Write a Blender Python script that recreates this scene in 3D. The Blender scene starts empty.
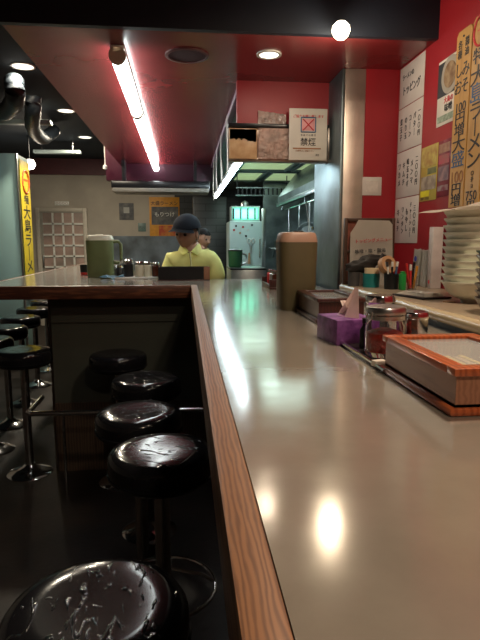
import bpy, bmesh, math, random
from mathutils import Vector, Matrix, Euler
random.seed(7)
PI = math.pi
C = bpy.context.scene.collection
scene = bpy.context.scene

# ---------------------------------------------------------------- camera
F = 540.0
CAMZ = 1.36
PITCH = math.atan(78 / F)
YAW = math.radians(5.75)
cd = bpy.data.cameras.new('camera')
cam = bpy.data.objects.new('camera', cd)
C.objects.link(cam)
cam.location = (0, 0, CAMZ)
cam.rotation_euler = (PI / 2 - PITCH, 0, -YAW)
cd.sensor_fit = 'VERTICAL'
cd.sensor_height = 24
cd.lens = 24 * F / 640
cd.clip_start = 0.02
scene.camera = cam
# ---------------------------------------------------------------- world
w = bpy.data.worlds.new('world')
scene.world = w
w.use_nodes = True
w.node_tree.nodes['Background'].inputs[0].default_value = (0.55, 0.65, 0.8, 1)
w.node_tree.nodes['Background'].inputs[1].default_value = 0.02
scene.view_settings.view_transform = 'Standard'
scene.view_settings.look = 'None'
scene.view_settings.gamma = 1
scene.view_settings.use_curve_mapping = False
scene.view_settings.exposure = 0.0


def area_light(name, loc, size, power, col, rot=(0, 0, 0), sizey=None, spread=180):
    ld = bpy.data.lights.new(name, 'AREA')
    ld.energy = power
    ld.color = col
    ld.spread = math.radians(spread)
    if sizey:
        ld.shape = 'RECTANGLE'
        ld.size = size
        ld.size_y = sizey
    else:
        ld.shape = 'DISK'
        ld.size = size
    o = bpy.data.objects.new(name, ld)
    o.location = loc
    o.rotation_euler = rot
    C.objects.link(o)
    return o


# added unseen fill lights over the dining side, brightening near counter, ledge and bowls
NEAR_FILLS = [(0.72, 1.0), (0.5, -0.5)]
for (lx, ly) in NEAR_FILLS:
    area_light('near_fill_light', (lx, ly, 2.64), 0.16, 17, (1.0, 0.80, 0.58), spread=150)
KITCHEN_LIGHTS = [(0.85, 4.6), (0.9, 6.9)]
for (lx, ly) in KITCHEN_LIGHTS:
    area_light('kitchen_ceiling_light', (lx, ly, 2.15), 0.4, 5, (0.70, 1.0, 0.90), sizey=0.7)

# ---------------------------------------------------------------- projection helpers (place things on real planes)
RC = Euler((PI / 2 - PITCH, 0, -YAW)).to_matrix()


def ray(px, py):
    return RC @ Vector(((px - 240) / F, (320 - py) / F, -1))


def on_z(px, py, z):
    d = ray(px, py)
    t = (z - CAMZ) / d.z
    return Vector((d.x * t, d.y * t, z))


def on_y(px, py, y):
    d = ray(px, py)
    t = y / d.y
    return Vector((d.x * t, y, CAMZ + d.z * t))


def on_x(px, py, x):
    d = ray(px, py)
    t = x / d.x
    return Vector((x, d.y * t, CAMZ + d.z * t))


# ---------------------------------------------------------------- materials
MATS = {}


def mat(name, col, rough=0.5, metal=0.0, noise=0.0, nscale=20, bump=0.0, bscale=60, spec=0.5,
        stretch=(1, 1, 1), emit=None, estr=0, trans=0, alpha=1, coat=0, col2=None, ior=1.45):
    if name in MATS:
        return MATS[name]
    m = bpy.data.materials.new(name)
    m.use_nodes = True
    nt = m.node_tree
    b = nt.nodes['Principled BSDF']
    b.inputs['Base Color'].default_value = (*col, 1)
    b.inputs['Roughness'].default_value = rough
    b.inputs['Metallic'].default_value = metal
    b.inputs['Specular IOR Level'].default_value = spec
    b.inputs['Transmission Weight'].default_value = trans
    b.inputs['Coat Weight'].default_value = coat
    b.inputs['Coat Roughness'].default_value = 0.12
    b.inputs['Alpha'].default_value = alpha
    b.inputs['IOR'].default_value = ior
    if emit:
        b.inputs['Emission Color'].default_value = (*emit, 1)
        b.inputs['Emission Strength'].default_value = estr
    tc = nt.nodes.new('ShaderNodeTexCoord')
    mp = nt.nodes.new('ShaderNodeMapping')
    mp.inputs['Scale'].default_value = stretch
    nt.links.new(tc.outputs['Object'], mp.inputs['Vector'])
    if noise > 0 or col2:
        n = nt.nodes.new('ShaderNodeTexNoise')
        n.inputs['Scale'].default_value = nscale
        n.inputs['Detail'].default_value = 5
        nt.links.new(mp.outputs[0], n.inputs['Vector'])
        cr = nt.nodes.new('ShaderNodeValToRGB')
        a = col2 if col2 else tuple(c * (1 - noise) for c in col)
        z = col if col2 else tuple(min(1, c * (1 + noise)) for c in col)
        cr.color_ramp.elements[0].color = (*a, 1)
        cr.color_ramp.elements[1].color = (*z, 1)
        cr.color_ramp.elements[0].position = 0.35
        cr.color_ramp.elements[1].position = 0.65
        nt.links.new(n.outputs['Fac'], cr.inputs['Fac'])
        nt.links.new(cr.outputs[0], b.inputs['Base Color'])
    if bump > 0:
        n2 = nt.nodes.new('ShaderNodeTexNoise')
        n2.inputs['Scale'].default_value = bscale
        n2.inputs['Detail'].default_value = 4
        nt.links.new(mp.outputs[0], n2.inputs['Vector'])
        bp = nt.nodes.new('ShaderNodeBump')
        bp.inputs['Strength'].default_value = bump
        bp.inputs['Distance'].default_value = 0.01
        nt.links.new(n2.outputs['Fac'], bp.inputs['Height'])
        nt.links.new(bp.outputs[0], b.inputs['Normal'])
    MATS[name] = m
    return m


def wood_mat(name, c1, c2, axis='Y', scale=14, rough=0.35, coat=0.2, dist=6.0):
    """grain running along the given axis"""
    m = bpy.data.materials.new(name)
    m.use_nodes = True
    nt = m.node_tree
    b = nt.nodes['Principled BSDF']
    b.inputs['Roughness'].default_value = rough
    b.inputs['Coat Weight'].default_value = coat
    b.inputs['Coat Roughness'].default_value = 0.2
    tc = nt.nodes.new('ShaderNodeTexCoord')
    mp = nt.nodes.new('ShaderNodeMapping')
    s = {'X': (0.12, 1, 1), 'Y': (1, 0.12, 1), 'Z': (1, 1, 0.12)}[axis]
    mp.inputs['Scale'].default_value = s
    nt.links.new(tc.outputs['Object'], mp.inputs['Vector'])
    wv = nt.nodes.new('ShaderNodeTexWave')
    wv.wave_type = 'BANDS'
    wv.bands_direction = 'X' if axis != 'X' else 'Y'
    wv.inputs['Scale'].default_value = scale
    wv.inputs['Distortion'].default_value = dist
    wv.inputs['Detail'].default_value = 3
    wv.inputs['Detail Scale'].default_value = 1.5
    nt.links.new(mp.outputs[0], wv.inputs['Vector'])
    n = nt.nodes.new('ShaderNodeTexNoise')
    n.inputs['Scale'].default_value = 120
    n.inputs['Detail'].default_value = 4
    nt.links.new(mp.outputs[0], n.inputs['Vector'])
    mx = nt.nodes.new('ShaderNodeMix')
    mx.data_type = 'FLOAT'
    mx.inputs[0].default_value = 0.4
    nt.links.new(wv.outputs['Fac'], mx.inputs[2])
    nt.links.new(n.outputs['Fac'], mx.inputs[3])
    cr = nt.nodes.new('ShaderNodeValToRGB')
    cr.color_ramp.elements[0].color = (*c2, 1)
    cr.color_ramp.elements[1].color = (*c1, 1)
    cr.color_ramp.elements[0].position = 0.2
    cr.color_ramp.elements[1].position = 0.7
    nt.links.new(mx.outputs[0], cr.inputs['Fac'])
    nt.links.new(cr.outputs[0], b.inputs['Base Color'])
    return m


def steel_top_mat():
    m = bpy.data.materials.new('brushed_counter_top')
    m.use_nodes = True
    nt = m.node_tree
    b = nt.nodes['Principled BSDF']
    tc = nt.nodes.new('ShaderNodeTexCoord')
    n = nt.nodes.new('ShaderNodeTexNoise')
    n.inputs['Scale'].default_value = 5
    n.inputs['Detail'].default_value = 8
    n.inputs['Roughness'].default_value = 0.65
    nt.links.new(tc.outputs['Object'], n.inputs['Vector'])
    cr = nt.nodes.new('ShaderNodeValToRGB')
    cr.color_ramp.elements[0].color = (0.26, 0.228, 0.19, 1)
    cr.color_ramp.elements[1].color = (0.33, 0.292, 0.245, 1)
    cr.color_ramp.elements[0].position = 0.3
    cr.color_ramp.elements[1].position = 0.7
    nt.links.new(n.outputs['Fac'], cr.inputs['Fac'])
    nt.links.new(cr.outputs[0], b.inputs['Base Color'])
    mp = nt.nodes.new('ShaderNodeMapping')
    mp.inputs['Scale'].default_value = (1, 2.5, 1)
    mp.inputs['Rotation'].default_value = (0, 0, 0.5)
    nt.links.new(tc.outputs['Object'], mp.inputs['Vector'])
    n2 = nt.nodes.new('ShaderNodeTexNoise')
    n2.inputs['Scale'].default_value = 8
    n2.inputs['Detail'].default_value = 8
    nt.links.new(mp.outputs[0], n2.inputs['Vector'])
    mr = nt.nodes.new('ShaderNodeMapRange')
    mr.inputs['To Min'].default_value = 0.09
    mr.inputs['To Max'].default_value = 0.20
    nt.links.new(n2.outputs['Fac'], mr.inputs['Value'])
    nt.links.new(mr.outputs[0], b.inputs['Roughness'])
    bp = nt.nodes.new('ShaderNodeBump')
    bp.inputs['Strength'].default_value = 0.02
    bp.inputs['Distance'].default_value = 0.01
    nt.links.new(n2.outputs['Fac'], bp.inputs['Height'])
    nt.links.new(bp.outputs[0], b.inputs['Normal'])
    b.inputs['Metallic'].default_value = 0.35
    b.inputs['Specular IOR Level'].default_value = 0.6
    return m


def vinyl_mat():
    m = bpy.data.materials.new('black_vinyl')
    m.use_nodes = True
    nt = m.node_tree
    b = nt.nodes['Principled BSDF']
    b.inputs['Base Color'].default_value = (0.008, 0.008, 0.010, 1)
    b.inputs['Roughness'].default_value = 0.13
    b.inputs['Specular IOR Level'].default_value = 0.35
    b.inputs['Coat Weight'].default_value = 0.0
    tc = nt.nodes.new('ShaderNodeTexCoord')
    mp = nt.nodes.new('ShaderNodeMapping')
    mp.inputs['Scale'].default_value = (3.0, 1.0, 0.6)
    mp.inputs['Rotation'].default_value = (0, 0, 0.25)
    nt.links.new(tc.outputs['Object'], mp.inputs['Vector'])
    n = nt.nodes.new('ShaderNodeTexNoise')
    n.inputs['Scale'].default_value = 13
    n.inputs['Detail'].default_value = 2
    n.inputs['Distortion'].default_value = 1.4
    nt.links.new(mp.outputs[0], n.inputs['Vector'])
    cr = nt.nodes.new('ShaderNodeValToRGB')
    cr.color_ramp.elements[0].position = 0.60
    cr.color_ramp.elements[1].position = 0.72
    nt.links.new(n.outputs['Fac'], cr.inputs['Fac'])
    bp = nt.nodes.new('ShaderNodeBump')
    bp.inputs['Strength'].default_value = 0.5
    bp.inputs['Distance'].default_value = 0.004
    nt.links.new(cr.outputs[0], bp.inputs['Height'])
    nt.links.new(bp.outputs[0], b.inputs['Normal'])
    return m


def tile_mat(name, c1, c2, grout, sx, sz, rough=0.4, swap=False):
    m = bpy.data.materials.new(name)
    m.use_nodes = True
    nt = m.node_tree
    b = nt.nodes['Principled BSDF']
    b.inputs['Roughness'].default_value = rough
    tc = nt.nodes.new('ShaderNodeTexCoord')
    mp = nt.nodes.new('ShaderNodeMapping')
    mp.inputs['Rotation'].default_value = (0, 0, 0) if swap else (PI / 2, 0, 0)
    nt.links.new(tc.outputs['Object'], mp.inputs['Vector'])
    br = nt.nodes.new('ShaderNodeTexBrick')
    br.inputs['Color1'].default_value = (*c1, 1)
    br.inputs['Color2'].default_value = (*c2, 1)
    br.inputs['Mortar'].default_value = (*grout, 1)
    br.inputs['Scale'].default_value = 1
    br.inputs['Brick Width'].default_value = sx
    br.inputs['Row Height'].default_value = sz
    br.inputs['Mortar Size'].default_value = 0.006
    nt.links.new(mp.outputs[0], br.inputs['Vector'])
    nt.links.new(br.outputs['Color'], b.inputs['Base Color'])
    return m


M = dict(
    top=steel_top_mat(),
    vinyl=vinyl_mat(),
    edge_wood=wood_mat('oak_edging', (0.235, 0.105, 0.042), (0.125, 0.052, 0.021), 'Y', 60, 0.5, 0.0),
    apron_wood=wood_mat('dark_apron_wood', (0.16, 0.06, 0.03), (0.07, 0.025, 0.015), 'X', 40, 0.35, 0.2),
    box_orange=wood_mat('orange_box_wood', (0.42, 0.10, 0.03), (0.27, 0.055, 0.015), 'Y', 30, 0.3, 0.4),
    box_brown=wood_mat('brown_box_wood', (0.30, 0.14, 0.08), (0.23, 0.10, 0.055), 'Y', 40, 0.4, 0.2),
    box_red=wood_mat('dark_red_box_wood', (0.06, 0.016, 0.013), (0.04, 0.011, 0.01), 'Y', 30, 0.3, 0.4),
    plaque=wood_mat('golden_plaque_wood', (0.50, 0.27, 0.07), (0.38, 0.19, 0.045), 'Z', 24, 0.45, 0.1),
    plank=wood_mat('dark_plank_wood', (0.07, 0.045, 0.03), (0.035, 0.022, 0.016), 'Z', 20, 0.5, 0.0),
    red=mat('red_wall_paint', (0.30, 0.012, 0.019), 0.42, noise=0.08, nscale=4, bump=0.05, bscale=120),
    red_ceiling=mat('red_ceiling_gloss', (0.20, 0.024, 0.026), 0.26, noise=0.12, nscale=3, bump=0.03, bscale=8),
    dark=mat('black_ceiling_paint', (0.008, 0.014, 0.022), 0.8, noise=0.2, nscale=3),
    beam=mat('black_beam_paint', (0.007, 0.011, 0.020), 0.6, noise=0.2, nscale=5),
    floor=mat('dark_floor', (0.017, 0.011, 0.008), 0.5, noise=0.3, nscale=6, bump=0.1, bscale=40),
    beige=mat('beige_plaster', (0.40, 0.345, 0.28), 0.8, noise=0.12, nscale=2.0),
    grey_panel=mat('grey_green_panel', (0.060, 0.064, 0.052), 0.5, noise=0.1, nscale=3),
    dark_steel=mat('dark_stainless', (0.30, 0.34, 0.35), 0.32, 0.9, noise=0.3, nscale=5, bump=0.08, bscale=6),
    steel=mat('stainless', (0.55, 0.56, 0.56), 0.28, 1.0, noise=0.1, nscale=30, stretch=(1, 1, .1)),
    steel_warm=mat('warm_column_steel', (0.52, 0.44, 0.38), 0.38, 0.85, noise=0.2, nscale=6),
    chrome=mat('chrome', (0.75, 0.75, 0.76), 0.12, 1.0, noise=0.05, nscale=10),
    dull_chrome=mat('worn_chrome', (0.42, 0.42, 0.42), 0.25, 1.0, noise=0.15, nscale=10),
    white=mat('white_plastic', (0.72, 0.71, 0.66), 0.4, noise=0.03),
    cream=mat('cream_plastic', (0.62, 0.58, 0.44), 0.4, noise=0.03),
    paper=mat('paper', (0.64, 0.59, 0.52), 0.7, noise=0.05, nscale=8),
    sheet=mat('menu_sheet_paper', (0.56, 0.50, 0.46), 0.6, noise=0.05, nscale=8),
    ink=mat('black_ink', (0.03, 0.03, 0.035), 0.6, noise=0.1),
    ink_red=mat('red_ink', (0.55, 0.04, 0.05), 0.6, noise=0.1),
    ink_blue=mat('blue_ink', (0.06, 0.13, 0.25), 0.6, noise=0.1),
    ink_brown=mat('brown_ink', (0.30, 0.13, 0.05), 0.6, noise=0.1),
    olive=mat('olive_green_plastic', (0.13, 0.155, 0.060), 0.5, noise=0.05, bump=0.03, bscale=200),
    olive_dark=mat('deep_olive_plastic', (0.095, 0.078, 0.038), 0.5, noise=0.06, bump=0.05, bscale=300),
    pitcher_lid=mat('tan_plastic_lid', (0.40, 0.25, 0.18), 0.4, noise=0.03),
    black=mat('black_plastic', (0.012, 0.012, 0.014), 0.3, noise=0.1),
    purple=mat('purple_carton', (0.22, 0.07, 0.27), 0.5, col2=(0.09, 0.018, 0.12), nscale=42),
    tissue=mat('tissue_paper', (0.92, 0.80, 0.74), 0.9, noise=0.04, nscale=30),
    glass=mat('clear_glass', (0.95, 0.97, 0.97), 0.03, trans=1.0, noise=0.01, ior=1.45),
    acrylic=mat('acrylic_lid', (0.9, 0.92, 0.9), 0.05, trans=0.0, alpha=0.25, noise=0.02, spec=0.8),
    pickle=mat('red_pickles', (0.50, 0.025, 0.012), 0.35, col2=(0.30, 0.008, 0.006), nscale=60, bump=0.6, bscale=90),
    brown_liquid=mat('dark_sauce', (0.08, 0.02, 0.01), 0.2, noise=0.2),
    teal=mat('teal_board', (0.36, 0.56, 0.53), 0.5, noise=0.05, nscale=2),
    yellow=mat('yellow_banner', (0.78, 0.58, 0.04), 0.5, noise=0.05),
    shirt=mat('yellow_cotton', (0.86, 0.84, 0.30), 0.85, noise=0.05, nscale=12, bump=0.25, bscale=25),
    cap=mat('navy_cap_cloth', (0.006, 0.008, 0.014), 0.9, noise=0.1, nscale=20),
    skin=mat('skin', (0.42, 0.22, 0.145), 0.55, noise=0.06, nscale=20),
    hair=mat('black_hair', (0.006, 0.005, 0.005), 0.8, noise=0.2),
    trousers=mat('dark_trousers', (0.02, 0.02, 0.025), 0.8, noise=0.1),
    fridge=mat('pale_fridge_enamel', (0.50, 0.62, 0.60), 0.35, noise=0.04, nscale=3),
    bowl=mat('pale_green_melamine', (0.82, 0.83, 0.70), 0.3, noise=0.04, nscale=5),
    bowl_grey=mat('grey_melamine', (0.34, 0.33, 0.30), 0.3, noise=0.08, nscale=6),
    bowl_green=mat('dark_green_melamine', (0.02, 0.10, 0.07), 0.3, noise=0.05),
    ledge=mat('ledge_laminate', (0.27, 0.21, 0.15), 0.3, noise=0.12, nscale=5),
    ledge_front=mat('blue_grey_panel', (0.06, 0.085, 0.12), 0.4, noise=0.1, nscale=4),
    ledge_edge=mat('cream_bullnose', (0.45, 0.36, 0.22), 0.25, noise=0.06, nscale=5, coat=0.5),
    teal_cup=mat('teal_plastic', (0.015, 0.19, 0.19), 0.35, noise=0.05),
    green=mat('green_plastic', (0.02, 0.30, 0.06), 0.35, noise=0.05),
    redplastic=mat('red_plastic', (0.55, 0.03, 0.03), 0.35, noise=0.05),
    tape=mat('cream_tape', (0.66, 0.52, 0.33), 0.5, noise=0.05),
    kraft=mat('kraft_tape', (0.45, 0.26, 0.14), 0.5, noise=0.05),
    foil=mat('crinkled_foil', (0.85, 0.72, 0.66), 0.25, 0.25, noise=0.1, nscale=30, bump=1.0, bscale=45),
    pinkfoil=mat('pink_wrapped_board', (0.74, 0.54, 0.46), 0.3, 0.0, noise=0.25, nscale=14, bump=0.9, bscale=25),
    cloth=mat('pale_blue_cloth', (0.30, 0.45, 0.55), 0.9, noise=0.1, nscale=30, bump=0.5, bscale=60),
    tray=mat('black_tray', (0.02, 0.018, 0.018), 0.25, noise=0.1),
    rubber=mat('dark_rubber', (0.02, 0.02, 0.02), 0.6, noise=0.1),
    duct=mat('dark_duct_foil', (0.012, 0.017, 0.023), 0.5, 0.0, noise=0.3, nscale=10, bump=0.4, bscale=30),
    yellow_stick=mat('yellow_chopstick_sleeve', (0.50, 0.36, 0.05), 0.5, noise=0.2, nscale=30),
    pale_stick=mat('pale_chopstick_wood', (0.38, 0.27, 0.14), 0.5, noise=0.1, nscale=30),
    orange=mat('orange_print', (0.62, 0.27, 0.03), 0.5, noise=0.1),
    poster_grey=mat('grey_print', (0.07, 0.07, 0.08), 0.6, col2=(0.16, 0.15, 0.14), nscale=12),
    tube=mat('lit_fluorescent_tube', (1, 1, 1), 0.5, emit=(0.93, 1.0, 0.98), estr=14, noise=0.01),
    tube_end=mat('tube_end_cap', (0.42, 0.34, 0.26), 0.5, noise=0.05),
    lamp=mat('lit_lamp_warm', (1, 1, 1), 0.5, emit=(1.0, 0.86, 0.62), estr=9, noise=0.01),
    lamp_mid=mat('lit_recessed_lamp', (1, 1, 1), 0.5, emit=(1.0, 0.90, 0.74), estr=5, noise=0.01),
    lamp_dim=mat('lit_downlight', (1, 1, 1), 0.5, emit=(1.0, 0.92, 0.74), estr=2.2, noise=0.01),
    panel_lit=mat('lit_ceiling_diffuser', (0.5, 0.6, 0.3), 0.5, emit=(0.62, 0.82, 0.42), estr=0.38, noise=0.1, nscale=8),
    teal_lit=mat('lit_teal_sign', (0.3, 0.8, 0.6), 0.5, emit=(0.22, 0.95, 0.62), estr=0.4, noise=0.05),
    kitchen_lamp=mat('lit_kitchen_tube', (1, 1, 1), 0.5, emit=(0.72, 0.92, 1.0), estr=30, noise=0.01),
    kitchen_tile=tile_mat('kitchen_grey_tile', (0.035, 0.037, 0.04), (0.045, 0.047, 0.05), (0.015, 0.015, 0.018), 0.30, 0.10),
)


# ---------------------------------------------------------------- mesh helpers
def newbm():
    return bmesh.new()


def box(bm, x0, x1, y0, y1, z0, z1, bev=0.0, seg=2, rot=None):
    r = bmesh.ops.create_cube(bm, size=1)
    vs = r['verts']
    cx, cy, cz = (x0 + x1) / 2, (y0 + y1) / 2, (z0 + z1) / 2
    for v in vs:
        v.co = Vector((v.co.x * (x1 - x0), v.co.y * (y1 - y0), v.co.z * (z1 - z0)))
        if rot is not None:
            v.co = rot @ v.co
        v.co += Vector((cx, cy, cz))
    if bev > 0:
        es = list({e for v in vs for e in v.link_edges})
        bmesh.ops.bevel(bm, geom=es, offset=bev, segments=seg, affect='EDGES', profile=0.5)
    return bm


def lathe(bm, prof, cx=0, cy=0, cz=0, seg=32, sx=1, sy=1):
    rings = []
    for (r, z) in prof:
        if r < 1e-5:
            rings.append([bm.verts.new((cx, cy, cz + z))])
        else:
            rings.append([bm.verts.new((cx + sx * r * math.cos(2 * PI * k / seg), cy + sy * r * math.sin(2 * PI * k / seg), cz + z)) for k in range(seg)])
    for a, b in zip(rings, rings[1:]):
        for k in range(seg):
            k2 = (k + 1) % seg
            if len(a) == 1 and len(b) == 1:
                continue
            if len(a) == 1:
                bm.faces.new((a[0], b[k], b[k2]))
            elif len(b) == 1:
                bm.faces.new((a[k], b[0], a[k2]))
            else:
                bm.faces.new((a[k], b[k], b[k2], a[k2]))
    return bm


def tube(bm, pts, r, seg=10, closed=False, cap=True):
    pts = [Vector(p) for p in pts]
    n = len(pts)
    rings = []
    for i, p in enumerate(pts):
        if closed:
            t = (pts[(i + 1) % n] - pts[i - 1]).normalized()
        else:
            t = (pts[min(i + 1, n - 1)] - pts[max(i - 1, 0)]).normalized()
        up = Vector((0, 0, 1)) if abs(t.z) < 0.9 else Vector((1, 0, 0))
        a = t.cross(up).normalized()
        b = t.cross(a).normalized()
        rr = r[i] if isinstance(r, (list, tuple)) else r
        rings.append([bm.verts.new(p + (a * math.cos(2 * PI * k / seg) + b * math.sin(2 * PI * k / seg)) * rr) for k in range(seg)])
    m = n if closed else n - 1
    for i in range(m):
        A, B = rings[i], rings[(i + 1) % n]
        for k in range(seg):
            k2 = (k + 1) % seg
            bm.faces.new((A[k], A[k2], B[k2], B[k]))
    if cap and not closed:
        bm.faces.new(rings[0][::-1])
        bm.faces.new(rings[-1])
    return bm


def prism(bm, poly, z0, z1, bev=0):
    lo = [bm.verts.new((x, y, z0)) for x, y in poly]
    hi = [bm.verts.new((x, y, z1)) for x, y in poly]
    n = len(poly)
    fs = [bm.faces.new(lo[::-1]), bm.faces.new(hi)]
    for k in range(n):
        k2 = (k + 1) % n
        fs.append(bm.faces.new((lo[k], lo[k2], hi[k2], hi[k])))
    if bev:
        bmesh.ops.bevel(bm, geom=list({e for f in fs for e in f.edges}), offset=bev, segments=2, affect='EDGES')
    return bm


def grid_sheet(bm, nu, nv, fn, thick=0.0006):
    vs = [[bm.verts.new(fn(u / nu, v / nv)) for v in range(nv + 1)] for u in range(nu + 1)]
    fs = []
    for u in range(nu):
        for v in range(nv):
            fs.append(bm.faces.new((vs[u][v], vs[u + 1][v], vs[u + 1][v + 1], vs[u][v + 1])))
    bmesh.ops.solidify(bm, geom=fs, thickness=thick)
    return bm


def obj(name, bm, m, parent=None, loc=None, smooth=35, kind=None):
    bmesh.ops.recalc_face_normals(bm, faces=bm.faces)
    me = bpy.data.meshes.new(name)
    bm.to_mesh(me)
    bm.free()
    ms = m if isinstance(m, (list, tuple)) else [m]
    for x in ms:
        me.materials.append(x)
    if smooth:
        me.polygons.foreach_set('use_smooth', [True] * len(me.polygons))
        me.set_sharp_from_angle(angle=math.radians(smooth))
    o = bpy.data.objects.new(name, me)
    C.objects.link(o)
    if parent:
        o.parent = parent
    if loc:
        o.location = loc
    if kind:
        o['kind'] = kind
    return o


def struct(name, bm, m, smooth=35):
    return obj(name, bm, m, kind='structure', smooth=smooth)


def tag(o, label, cat, group=None):
    o['label'] = label
    o['category'] = cat
    if group:
        o['group'] = group
    return o


def thing(name, label, cat, loc=(0, 0, 0), rotz=0, group=None):
    o = bpy.data.objects.new(name, None)
    o.empty_display_size = 0.05
    C.objects.link(o)
    o.location = loc
    o.rotation_euler = (0, 0, rotz)
    return tag(o, label, cat, group)


def children(o):
    return [c for c in bpy.data.objects if c.parent == o]


def copy_tree(o, loc=None, rotz=None, label=None, parent=None):
    c = o.copy()
    C.objects.link(c)
    if parent:
        c.parent = parent
    if loc is not None:
        c.location = loc
    if rotz is not None:
        c.rotation_euler = (0, 0, rotz)
    if label:
        c['label'] = label
    for ch in children(o):
        copy_tree(ch, parent=c)
    return c


def text(name, s, size, m, parent, pos, right, up, bold=0.0, sx=1.0, align='CENTER', line=1.0, valign='CENTER', depth=0.0006):
    """flat lettering lying on a surface: pos is the centre, right / up span the surface"""
    cu = bpy.data.curves.new(name, 'FONT')
    cu.body = s
    cu.size = size
    cu.align_x = align
    cu.align_y = valign
    cu.space_line = line
    cu.offset = bold * size * .35
    cu.extrude = depth
    cu.resolution_u = 3
    t = bpy.data.objects.new(name, cu)
    C.objects.link(t)
    bpy.context.view_layer.update()
    me = bpy.data.meshes.new_from_object(t)
    bpy.data.objects.remove(t)
    bpy.data.curves.remove(cu)
    right = Vector(right).normalized()
    up = Vector(up).normalized()
    nrm = right.cross(up)
    X = Matrix(((right.x * sx, up.x, nrm.x, pos[0]), (right.y * sx, up.y, nrm.y, pos[1]), (right.z * sx, up.z, nrm.z, pos[2]), (0, 0, 0, 1)))
    me.transform(X)
    me.materials.clear()
    me.materials.append(m)
    o = bpy.data.objects.new(name, me)
    C.objects.link(o)
    o.parent = parent
    return o


UPZ = (0, 0, 1)
# ================================================================ STRUCTURE
WX = 1.05      # right wall
YC = 2.68      # corner where the right wall returns
YB = 2.93      # plane of the header over the kitchen hatch
ZS = 2.188     # underside of the red soffit
ZC = 2.67      # dark ceiling
YF = 9.1       # far wall
XL = -4.2
CT = 1.12      # counter top height

struct('floor', box(newbm(), XL, 1.86, -2.6, YF + .1, -0.1, 0), M['floor'])
struct('ceiling', box(newbm(), XL, 1.86, -2.6, YF + .1, ZC, ZC + .1), M['dark'])
struct('wall_right', box(newbm(), WX, WX + .1, -2.6, YC, 0, ZC), M['red'])
struct('wall_corner', box(newbm(), on_y(364, 150, YC).x, WX + .1, YC, YC + .15, 0, ZC), M['red'])
struct('wall_kitchen', box(newbm(), 1.75, 1.85, YC + .15, YF, 0, ZC), M['dark_steel'])
struct('wall_back', box(newbm(), XL, 0.0 - .16, YF, YF + .1, 0, ZC), M['beige'])
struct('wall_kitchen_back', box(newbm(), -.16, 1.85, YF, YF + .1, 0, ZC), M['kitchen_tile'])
struct('wall_left', box(newbm(), XL - .1, XL, -2.6, YF + .1, 0, ZC), M['beige'])
struct('wall_front', box(newbm(), XL, 1.6, -2.7, -2.6, 0, ZC), M['beige'])
# soffit and beam
sx_l = -0.69
SXR = 0.31
YS = 2.30
YSE = 6.05
bm = newbm()
prism(bm, [(sx_l, YS), (WX, YS), (WX, YB + .03), (SXR, YB + .03), (SXR, YSE), (sx_l, YSE)], ZS, ZC)
struct('ceiling_soffit', bm, M['red_ceiling'], smooth=0)
bm = newbm()
box(bm, sx_l - 0.01, WX, YS - .03, YS - .0005, ZS - .001, ZC)
struct('beam', bm, M['beam'])
# purple-red bulkhead at the far end of the soffit
struct('trim_bulkhead', box(newbm(), sx_l - .14, SXR, YSE, YSE + .14, on_y(160, 181, YSE).z, ZC, .004), mat('wine_red_paint', (0.05, 0.006, 0.018), 0.4, noise=0.1))
# hanging edge of the soffit along the kitchen, running back
bm = newbm()
box(bm, SXR - .02, SXR + .02, YB + .03, 7.6, ZS - 0.03, ZC, .003)
struct('trim_soffit_edge', bm, mat('purple_grey_trim', (0.16, 0.08, 0.13), 0.4, noise=0.1))
# kitchen ceiling
struct('ceiling_kitchen', box(newbm(), SXR + .02, 1.75, YC + .16, YF, 2.2, 2.26), mat('kitchen_ceiling_grey', (0.16, 0.18, 0.17), 0.5, noise=0.1))
# red band on top of the far wall
struct('wall_kitchen_front', box(newbm(), WX + .1, 1.85, YC, YC + .15, 0, ZC), M['dark_steel'])
struct('trim_band', box(newbm(), XL, -.16, YF - .04, YF, 2.42, ZC), mat('dark_red_band', (0.08, 0.012, 0.016), 0.5, noise=0.1))
# header over the hatch: red board, black shadow strip, steel lower rail
hb_t = on_y(290, 126, YB).z
hb_b = on_y(290, 161, YB).z
xh0 = on_y(228, 150, YB).x
struct('wall_header', box(newbm(), SXR - .03, 0.86, YB, YB + .05, hb_t, ZS), M['red'])
bm = newbm()
box(bm, xh0, 0.86, YB - .02, YB + .06, hb_t - .012, hb_t + .006, .002)
struct('trim_shadow_strip', bm, M['black'])  # black bar put in as the dark shadow below the red board
bm = newbm()
box(bm, xh0, 0.86, YB - .012, YB + .05, hb_b - .006, hb_b + .012, .002)
box(bm, xh0, 0.86, YB + .02, YB + .045, hb_b, hb_t - .012)
struct('trim_rail_steel', bm, M['steel_warm'])
# steel column at the corner + steel cheek behind
bm = newbm()
CX0, CX1 = on_y(343.5, 150, YC).x, on_y(364, 150, YC).x
box(bm, CX0, CX1, YC, YC + .13, 0, ZS, .004)
struct('column', bm, M['steel_warm'])
bm = newbm()
box(bm, CX0 - .014, CX0 - .001, YC + .002, 3.22, 0, ZS, .003)
struct('wall_cheek', bm, mat('cheek_steel', (.15, .19, .20), .42, .8, noise=.3, nscale=5, bump=.08, bscale=6))

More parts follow.
